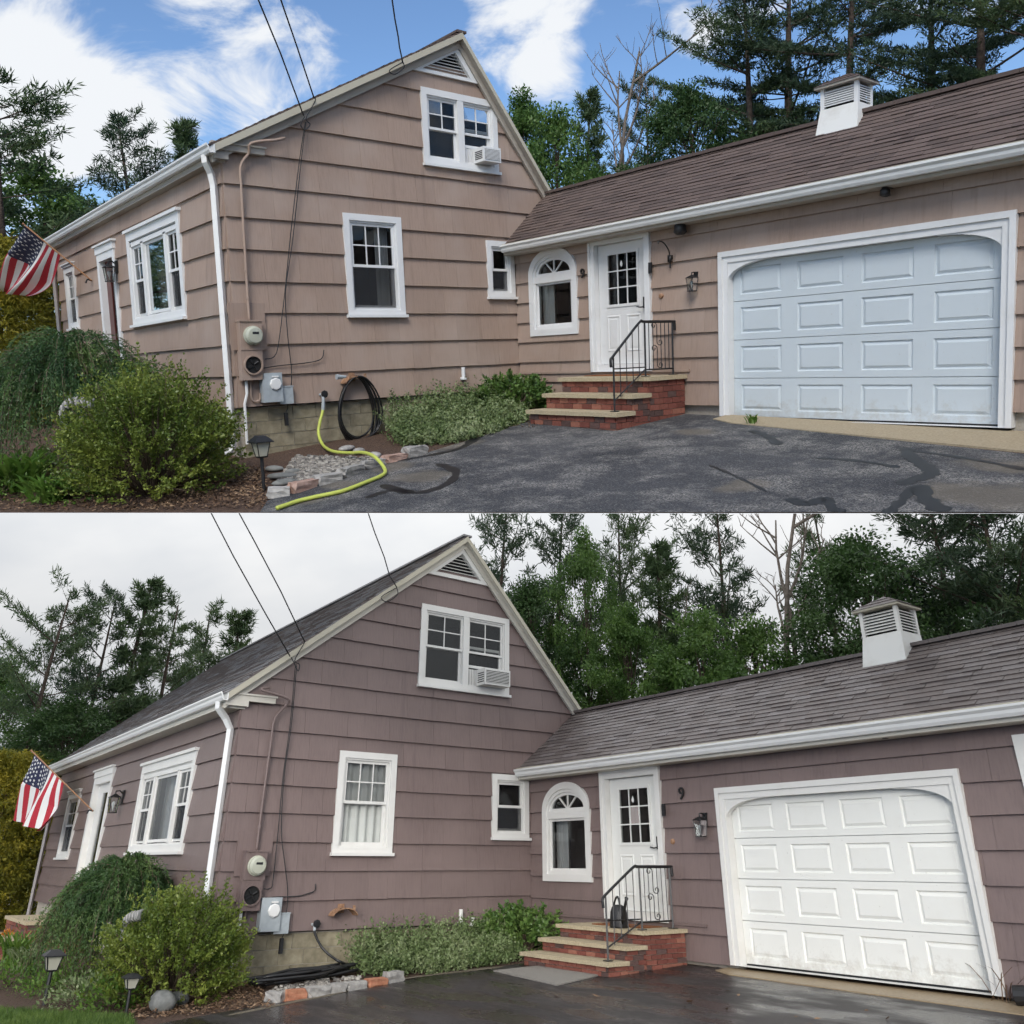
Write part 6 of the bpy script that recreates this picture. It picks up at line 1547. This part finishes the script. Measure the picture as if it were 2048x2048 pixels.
def leafy(n, name, base, r, h, k, label, mat, seed, leaf=.06, cat='plant', ratio=.45):
    rg = np.random.default_rng(seed); b = np.array(base); st = MB()
    for i in range(14):
        a = rg.uniform(0, 6.28); st.tube([tuple(b), tuple(b + [math.cos(a)*r*.6, math.sin(a)*r*.6, h*rg.uniform(.5, .95)])], [.006, .002], 3, caps=False)
    d = nrm(rg.normal(size=(k, 3))); d[:, 2] = abs(d[:, 2]); q = rg.uniform(.45, 1.05, (k, 1)); P = b + d*q*[r, r, h]; D = d + rg.normal(size=(k, 3))*.6 + [0, 0, .1]
    V = leaves(P, D, leaf*rg.uniform(.7, 1.3, k), leaf*ratio*np.ones(k), rg, np.array([0, 0, .8])); return plant(n, name, base, label, st, V, rg.uniform(0, 1, k), mat, cat=cat, stemmat=twig)
# upper place
shrub('A', 'shrub', gp('A', 1.22, -1.68), 1.25, 1.05, 1.55, 1150, 'olive green shrub with fine leaves before the corner of the tan house', shrubm, 31)
weeping('A', gp('A', -2.5, -1.7), 2.6, 1.3, 2.0, 'large weeping spruce mound before the front wall of the tan house', 32, ns=1700)
gold_bush('A', gp('A', -12.9, -.9), 1.9, 1.9, 4.75, 'golden cypress bush at the left edge beside the tan house', 33)
clump('A', 'fern', gnd('A', TL(70, 1850)), .85, .62, 220, 'bright green ferns at the lower left corner of the sunny view', fernm, 34, .05)
clump('A', 'fern', gnd('A', TL(190, 1890)), .5, .38, 110, 'small green ferns under the weeping spruce of the sunny view', fernm, 35, .04)
leafy('A', 'perennial', gnd('A', TL(290, 1880)), .6, .34, 800, 'leafy green perennial left of the shrub of the sunny view', fernm, 38)
leafy('A', 'perennial', gnd('A', TL(-20, 1880)), .7, .5, 900, 'leafy green perennial cut by the left edge of the sunny view', fernm, 37)
shrub('A', 'azalea', gp('A', .75, 4.75), .62, .72, .66, 260, 'small dark leafy azalea beside the steps of the tan house', azalm, 36, .07, 26)
# lower place
shrub('B', 'shrub', gp('B', .45, -.6), 1.05, .95, 1.28, 950, 'olive green shrub with fine leaves before the corner of the mauve house', shrubm, 41)
weeping('B', gp('B', -2.3, -.75), 1.5, 1.0, 1.62, 'weeping spruce mound before the front wall of the mauve house', 42, ns=1700)
gold_bush('B', gp('B', -16.4, -1.0), 2.0, 2.0, 4.5, 'golden cypress bush at the left edge beside the mauve house', 43)
leafy('B', 'perennial', gnd('B', R4(510, 1270)), .5, .72, 900, 'bright green feathery plant between the path light and weeping spruce', fernm, 44, .09, ratio=.2)
leafy('B', 'perennial', gnd('B', R4(620, 1400)), .62, .34, 900, 'pale yellowish ground plant before the short path light', coverm, 45, .07)
leafy('B', 'perennial', gnd('B', R4(760, 1440)), .42, .36, 700, 'leafy green plant behind the short path light', fernm, 46, .06)
clump('B', 'daylily', gnd('B', R4(90, 1150)), .62, .70, 130, 'arching green daylily leaves at the left edge of the rainy view', fernm, 47, .028, .7)
clump('B', 'daylily', gnd('B', R4(175, 1200)), .5, .55, 100, 'pale arching daylily leaves beside the taller path light', coverm, 48, .028, .75)
leafy('B', 'perennial', gnd('B', R4(380, 1330)), .55, .3, 800, 'low leafy green plants right of the taller path light', fernm, 53, .06)
leafy('B', 'perennial', gnd('B', R4(60, 1290)), .55, .36, 700, 'low leafy green plants below the daylilies', fernm, 49, .06)
leafy('B', 'perennial', gnd('B', R4(260, 1060)), .6, .7, 600, 'tall thin leafy plant beside the front brick steps', azalm, 50, .06)
leafy('B', 'lily_flower', gnd('B', R4(-5, 1130)) + Vector((0, 0, .42)), .10, .12, 40, 'orange lily blossoms at the left edge of the rainy view', lilym, 51, .09, 'flower')
shrub('B', 'azalea', gp('B', .75, 4.9), .62, .72, .66, 260, 'small leafy azalea beside the steps of the mauve house', azalm, 52, .07, 26)
def cover(n, poly, hmax, k, label, seed, wallx=None):
    rg = np.random.default_rng(seed); P = []; xs_ = [p[0] for p in poly]; ys_ = [p[1] for p in poly]
    def inside(x, y):
        c = False
        for i in range(len(poly)):
            (x0, y0), (x1, y1) = poly[i], poly[i-1]
            if (y0 > y) != (y1 > y) and x < (x1-x0)*(y-y0)/(y1-y0)+x0: c = not c
        return c
    tufts = []
    while len(tufts) < k:
        x, y = rg.uniform(min(xs_), max(xs_)), rg.uniform(min(ys_), max(ys_))
        if inside(x, y):
            edge = min(1, max(0, (1.9 - x)/1.6)); tufts.append((x, y, zg(n, x, y), hmax*(.25+.75*edge)*rg.uniform(.4, 1.15)))
    T_ = np.array(tufts); m_ = 26
    P = np.repeat(T_[:, :3], m_, 0); hh = np.repeat(T_[:, 3], m_); t = rg.uniform(0.05, 1, len(P)); lean = np.repeat(rg.normal(size=(k, 2))*.16, m_, 0)
    P = P + np.stack([lean[:, 0]*t, lean[:, 1]*t, hh*t], 1) + rg.normal(size=(len(P), 3))*.02
    D = rg.normal(size=(len(P), 3)) + [0, 0, .6]; V = leaves(P, D, .045*rg.uniform(.6, 1.3, len(P)), .032*np.ones(len(P)), rg, np.array([0, 0, .5]))
    F_ = V.reshape(-1, 4, 3)
    me = arr_mesh('ground_cover', V, 4, np.repeat(rg.uniform(0, 1, k), m_)*.4 + rg.uniform(0, .6, len(P)), coverm)
    solo(n, 'ground_cover', me, None, label, 'plant', None, 'stuff')
cover('A', [(.08, 2.55), (.5, 2.3), (1.1, 1.95), (1.75, 1.8), (2.35, 2.2), (2.3, 3.0), (1.85, 4.0), (1.4, 4.3), (.08, 4.6)], .62, 1250, 'low silvery green ground cover along the tan house wall', 61)
cover('B', [(.08, 2.15), (.8, 2.05), (1.35, 2.3), (1.55, 2.9), (1.6, 4.0), (1.3, 4.5), (.08, 4.8)], .60, 1150, 'low silvery green ground cover along the mauve house wall', 62)
def scatter_leaves(n, name, pts_fn, k, label, mat, seed, L=.05, cat='litter'):
    rg = np.random.default_rng(seed); P = np.array([pts_fn(rg) for _ in range(k)]); D = rg.normal(size=(k, 3))*[1, 1, .25]
    V = leaves(P, D, L*rg.uniform(.5, 1.3, k), L*.55*rg.uniform(.6, 1.2, k), rg, np.array([0, 0, 1.2])); F_ = V.reshape(-1, 4, 3); ok = below_edge(n, F_.min(1))
    solo(n, name, arr_mesh(name, F_[ok].reshape(-1, 3), 4, rg.uniform(0, 1, k)[ok], mat), None, label, cat, None, 'stuff')
def area_pts(n, x0, x1, y0, y1, dz=.02):
    def f(rg):
        x, y = rg.uniform(x0, x1), rg.uniform(y0, y1); return (x, y, zg(n, x, y) + rg.uniform(.0, dz))
    return f
def quad_pts(n, c, dz=.03):
    c = [gnd(n, p) for p in c]
    def f(rg):
        a, b = rg.uniform(), rg.uniform(); p = c[0].lerp(c[1], a).lerp(c[3].lerp(c[2], a), b); return (p.x, p.y, zg(n, p.x, p.y) + rg.uniform(0, dz))
    return f
scatter_leaves('A', 'leaf_litter', quad_pts('A', [TL(500, 1930), TL(1010, 1915), TL(1000, 1770), TL(820, 1750)], .04), 2600, 'brown leaf litter below the shrub of the sunny view', litterm, 71)
scatter_leaves('A', 'leaf_litter', quad_pts('A', [TL(-20, 1931), TL(520, 1931), TL(520, 1780), TL(-20, 1740)], .03), 2600, 'brown leaf litter and bark under the ferns at the left', litterm, 78)
scatter_leaves('A', 'leaf_litter', area_pts('A', 1.7, 2.5, 3.6, 4.4, .015), 220, 'reddish leaf litter in the corner by the steps of the tan house', litterm, 72, .045)
scatter_leaves('B', 'leaf_litter', quad_pts('B', [R4(880, 1520), R4(1900, 1430), R4(1750, 1260), R4(900, 1330)], .03), 3200, 'brown leaf litter below the shrub of the rainy view', litterm, 73)
scatter_leaves('B', 'fallen_leaves', area_pts('B', 3.0, 8.0, 2.2, 4.6, .006), 26, 'few fallen leaves on the wet driveway', litterm, 74, .09)
# lawn of the lower place
lw = [gnd('B', p) for p in (R4(-500, 1460), R4(130, 1440), R4(420, 1480), R4(900, 1510), R4(920, 1700), R4(-500, 1700))]
setp(solo('B', 'lawn', sheet('B', [(p.x, p.y) for p in lw], .004), turf, fix=False), 'green lawn at the lower left corner', None, None, 'structure')
def lawn_pts(rg):
    while True:
        p = gnd('B', R4(rg.uniform(-40, 920), rg.uniform(1445, 1600)))
        return (p.x, p.y, p.z)
rg = np.random.default_rng(75); gcorn = [gnd('B', R4(-40, 1452)), gnd('B', R4(900, 1505)), gnd('B', R4(930, 1600)), gnd('B', R4(-40, 1600))]
k = 9000; a_, b_ = rg.uniform(0, 1, (k, 1)), rg.uniform(0, 1, (k, 1)); c4 = [np.array(c) for c in gcorn]
P = (c4[0]*(1-a_)+c4[1]*a_)*(1-b_) + (c4[3]*(1-a_)+c4[2]*a_)*b_; D = rg.normal(size=(k, 3))*.45 + [0, 0, 1]
solo('B', 'grass', arr_mesh('grass', leaves(P, D, .075*rg.uniform(.5, 1.3, k), .008*np.ones(k), rg), 4, rg.uniform(0, 1, k), grassm), None, 'short green lawn grass at the lower left corner', 'grass', None, 'stuff')
rg = np.random.default_rng(76); k = 16
weed = gnd('A', TR(908, 1600)); clump('A', 'weed', weed, .13, .16, 26, 'small green weed in the joint of the garage apron', fernm, 77, .02)

# ---- stones
def rock(n, name, c, sx, sy, sz, rotz, mat, label, seed, cat='stone', group=None, boxy=True):
    rnd = random.Random(seed); b = bmesh.new(); bmesh.ops.create_cube(b, size=1) if boxy else bmesh.ops.create_icosphere(b, subdivisions=2, radius=.5)
    if boxy: bmesh.ops.subdivide_edges(b, edges=b.edges[:], cuts=2, use_grid_fill=True)
    for v in b.verts:
        if boxy: v.co *= 1 - .16*max(0, v.co.length-.6)
        v.co += Vector((rnd.uniform(-1, 1), rnd.uniform(-1, 1), rnd.uniform(-1, 1)))*(.065 if boxy else .02)
        v.co = Vector((v.co.x*sx, v.co.y*sy, v.co.z*sz))
    me = bpy.data.meshes.new(name); b.to_mesh(me); b.free(); me.materials.append(mat); me.polygons.foreach_set('use_smooth', [not boxy]*len(me.polygons))
    o = bpy.data.objects.new(name, me); COL.objects.link(o); o.matrix_world = W[n] @ Matrix.Translation(Vector(c) + Vector((0, 0, sz*.36))) @ Matrix.Rotation(rotz, 4, 'Z')
    return setp(o, label, cat, group)
def edging(n, cr, px, mats, words):
    P_ = [gnd(n, cr(*p)) for p in px]
    for i in range(len(P_)-1):
        d = P_[i+1]-P_[i]; c = (P_[i]+P_[i+1])/2
        rock(n, 'edging_stone', c, d.length*.93, .16*random.Random(i).uniform(.8, 1.2), .12*random.Random(i+9).uniform(.75, 1.25), math.atan2(d.y, d.x), stonem[mats[i]], words[i], i+(100 if n == 'A' else 200), 'stone', 'edging stones along the ' + ('sunny' if n == 'A' else 'rainy') + ' drive')
edging('A', R2, [(505, 1490), (685, 1465), (870, 1400), (1060, 1350), (1220, 1280), (1385, 1235), (1545, 1190), (1700, 1150)], [0, 1, 0, 0, 0, 1, 0],
       ['rough grey edging stone nearest the path light of the sunny view', 'short pinkish brick edging stone beside the yellow hose', 'long grey and pink edging stone by the pebbles', 'pale grey edging stone in the middle of the pebble bed', 'grey edging stone where the yellow hose crosses', 'pale pink edging stone at the end of the pebble bed', 'last grey edging stone under the ground cover'])
edging('B', R6, [(395, 1685), (545, 1685), (715, 1660), (900, 1625), (1050, 1605), (1225, 1575), (1385, 1540), (1520, 1515)], [0, 3, 0, 0, 0, 3, 0],
       ['rough grey edging stone at the left end below the hose heap', 'orange brick edging stone below the hose heap', 'mossy grey edging stone right of the orange brick', 'squarish grey edging stone below the black hose', 'pale grey edging stone left of the second orange one', 'second orange edging stone from the left in the rainy view', 'last thin grey edging stone by the wet drive'])
for i, (p, s, w) in enumerate((((560, 1290), .30, 'small flat slate stone behind the path light'), ((620, 1345), .40, 'large flat slate stone right of the path light'), ((700, 1315), .22, 'round grey stone at the left end of the pebbles'), ((640, 1395), .36, 'dark flat stone nearest the edging beside the path light'), ((1110, 1135), .38, 'long flat stone under the coiled hose'), ((1200, 1155), .36, 'long flat stone right of the coiled hose'), ((1320, 1185), .34, 'flat stone beside the bend of the yellow hose'))):
    rock('A', 'flat_stone', gnd('A', R2(*p)), s, s*.5, .09, .5+i*.4, stonem[2 if i < 4 else 0], w, 300+i, 'stone', 'flat stones in the pebble bed', False)
rock('B', 'boulder', gnd('B', R4(1110, 1455)), .40, .30, .26, .2, stonem[2], 'smooth round grey boulder beside the short path light', 401, 'stone', None, False)
rock('B', 'boulder', gnd('B', R4(1225, 1415)), .30, .24, .18, .5, stonem[2], 'smaller flat boulder half hidden by leaf litter', 402, 'stone', None, False)
def pebbles(n, c, k, label, seed):
    rg = random.Random(seed); f = quad_pts(n, c, .0); np_ = np.random.default_rng(seed); m = MB()
    for i in range(k):
        p = f(np_); s = rg.uniform(.015, .042); a = rg.uniform(0, 6.28); pr = []
        for kk in range(6):
            an = a + kk*math.pi/3; pr.append((p[0]+s*math.cos(an)*rg.uniform(.8, 1.3), p[1]+s*math.sin(an)*rg.uniform(.6, 1)))
        z = p[2]; vs = [(x, y, z) for x, y in pr] + [(p[0]+(x-p[0])*.75, p[1]+(y-p[1])*.75, z+s*.8) for x, y in pr]
        m.add(vs, [tuple(range(6, 12))] + [(j, (j+1) % 6, 6+(j+1) % 6, 6+j) for j in range(6)])
    solo(n, 'pebbles', m, pebblem, label, 'pebbles', None, 'stuff')
pebbles('A', [R2(560, 1410), R2(1050, 1340), R2(1390, 1190), R2(720, 1180)], 1500, 'bed of small grey pebbles under the hose of the tan house', 81)
pebbles('B', [R6(420, 1640), R6(1000, 1580), R6(1200, 1490), R6(500, 1500)], 260, 'few small pebbles under the hose heap', 82)
# ring of twisted stones: stacked stone wreath behind the shrub
def stone_ring(n, cr, pts, depth, label):
    P_ = [at(n, cr(*p), 'y', depth) for p in pts]; TH = Thing(n, 'stone_wreath', P_[0], label, 'garden ornament'); c = bez(P_, 4); rnd = random.Random(4)
    for i, p in enumerate(c[:-1]):
        d = (c[i+1]-p).normalized(); s = d.cross(Vector((0, 1, 0))).normalized(); m = MB()
        tw = .5*math.sin(i*2.1); a = s + d*.35*(1 if i % 2 else -1); r = .062
        m.tube([p-a*r, p-a*r*.5+Vector((0, -.03, 0)), p+a*r*.5+Vector((0, -.03, 0)), p+a*r], [.010, .022, .022, .010], 7); TH.part('stone', m, stonem[2 if i % 2 else 0], None, True)
stone_ring('A', TL, [(265, 1640), (240, 1580), (245, 1540), (275, 1515), (320, 1520), (365, 1525)], -2.35, 'twisted stone wreath ornament between spruce and shrub of the sunny view')
stone_ring('B', R4, [(860, 950), (865, 880), (880, 830), (915, 805), (955, 800), (985, 790)], -1.25, 'twisted stone wreath ornament between spruce and shrub of the rainy view')
m = MB(); a_, b_ = gnd('B', R4(850, 1310)), gnd('B', R4(1030, 1270)); m.tube([a_+Vector((0, 0, .07)), b_+Vector((0, 0, .09))], .05, 10); solo('B', 'drain_pipe', m, gutterm, 'white downspout extension lying under the shrub of the rainy view', 'pipe', base=a_)

# ---- front brick steps, obelisk and neighbour of the lower place
stoop('B', -9.6, -7.0, -.04, [-1.25, -1.75], zg('B', -9, -1.7)+.62, .06, 3, 'brick front steps with tan slabs at the left of the mauve house')
ob = gp('B', -11.0, -1.9); TH = Thing('B', 'garden_obelisk', ob, 'slender rusty garden obelisk trellis left of the front steps', 'trellis'); hh = 1.75
for sx, sy in ((-1, -1), (1, -1), (1, 1), (-1, 1)):
    m = MB(); m.tube([ob+Vector((sx*.26, sy*.26, 0)), ob+Vector((sx*.02, sy*.02, hh))], .012, 4); TH.part('leg', m, rust)
for i in range(5):
    t = .15+.16*i; w = .26*(1-t)+.02*t; z = hh*t; m = MB(); m.tube([ob+Vector((-w, -w, z)), ob+Vector((w, -w, z)), ob+Vector((w, w, z)), ob+Vector((-w, w, z)), ob+Vector((-w, -w, z))], .008, 4); TH.part('ring', m, rust)
m = MB(); m.lathe(ob+Vector((0, 0, hh)), [(.0, -.02), (.035, .02), (.0, .10)], 8); TH.part('finial', m, rust)
nb, nh = spot('B', *F(100, 1423), 34); TH = Thing('B', 'neighbour_house', nb, 'white gable end of a neighbour house behind the flag', 'house'); 
d = (nb - ray('B', (0, 0))[0]); d.z = 0; d.normalize(); s = Vector((-d.y, d.x, 0))
Q = lambda a, b, c: tuple(nb + s*a + Vector((0, 0, b)) - d*c)
m = MB(); m.ppoly(Q, [(-2.4, 0), (2.4, 0), (2.4, nh-1.3), (0, nh), (-2.4, nh-1.3)], -4, 0); TH.part('wall', m, white['B'])
for i in range(5):
    z = nh-1.1+.17*i; w = (nh-z)/1.3*2.4*.7; m = MB(); m.pbox(Q, -w, w, z, z+.06, .01, .06); TH.part('louver_slat', m, gutterm)
for sg in (-1, 1):
    m = MB(); m.ppoly(Q, [(0, nh), (sg*2.7, nh-1.46), (sg*2.7, nh-1.34), (0, nh+.14)], -4, .2); TH.part('roof', m, roofms['B'][2])

# ---- marks on the drives
def strip(n, pts, w, mat, name, label, dz=.004):
    P_ = bez([gnd(n, p) for p in pts], 6); m = MB(); k = len(P_); rnd = random.Random(len(pts)); vs = []
    for i, p in enumerate(P_):
        d = (P_[min(i+1, k-1)]-P_[max(i-1, 0)]); d.z = 0; d.normalize(); s = Vector((-d.y, d.x, 0)); ww = w*rnd.uniform(.6, 1.25)*(.35 if i in (0, k-1) else 1)
        for sg in (-1, 1):
            q = p + s*ww*.5*sg; vs.append((q.x, q.y, zg(n, q.x, q.y)+dz))
    m.add(vs, [(2*i, 2*i+1, 2*i+3, 2*i+2) for i in range(k-1)]); setp(solo(n, name, m, mat, fix=False), label, None, None, 'structure')
for i, (p, w) in enumerate((([TR(1490, 1690), TR(1500, 1720), TR(1560, 1760), TR(1580, 1790), TR(1500, 1815), TR(1470, 1830)], .16), ([TR(1540, 1830), TR(1560, 1880), TR(1630, 1932)], .18), ([TR(1510, 1840), TR(1470, 1890), TR(1410, 1940)], .10),
                            ([TR(1050, 1880), TR(1110, 1905), TR(1180, 1880), TR(1210, 1920), TR(1260, 1930)], .12), ([TR(1150, 1730), TR(1260, 1735), TR(1380, 1750), TR(1460, 1765)], .10), ([TR(900, 1625), TR(960, 1645), TR(1010, 1680)], .14),
                            ([TR(1500, 1700), TR(1650, 1720), TR(1800, 1745), TR(1950, 1775)], .09), ([TL(1500, 1740), TL(1640, 1715), TL(1740, 1690), TL(1800, 1650)], .14), ([TL(1440, 1830), TL(1560, 1860), TL(1680, 1830), TL(1720, 1780), TL(1650, 1750)], .13), ([TL(1380, 1880), TL(1480, 1850), TL(1560, 1860)], .12), ([TR(745, 1755), TR(850, 1800), TR(960, 1855)], .05))):
    strip('A', p, w, sealm, 'sealant_patch', 'black crack sealant streak on the sunny drive')
strip('B', [BL(860, 1900), BL(1200, 1830), BL(1500, 1765), BL(1900, 1715)], .16, bareM, 'bare_strip', 'dirty margin of the wet drive along the edging stones', .002)
# black spout at the right edge and grass blades of the lower place
q = gnd('B', BR(1925, 1870)); m = MB(); m.tube([q+Vector((-.05, 0, .10)), q+Vector((.25, .1, .12))], .09, 12); solo('B', 'drain_pipe', m, blackpl, 'black drain pipe end at the right edge of the rainy view', 'pipe', base=q)
clump('B', 'grass_tuft', gnd('B', BR(1880, 1850)), .55, .42, 26, 'thin dry grass blades at the right edge before the mauve garage', litterm, 90, .012)
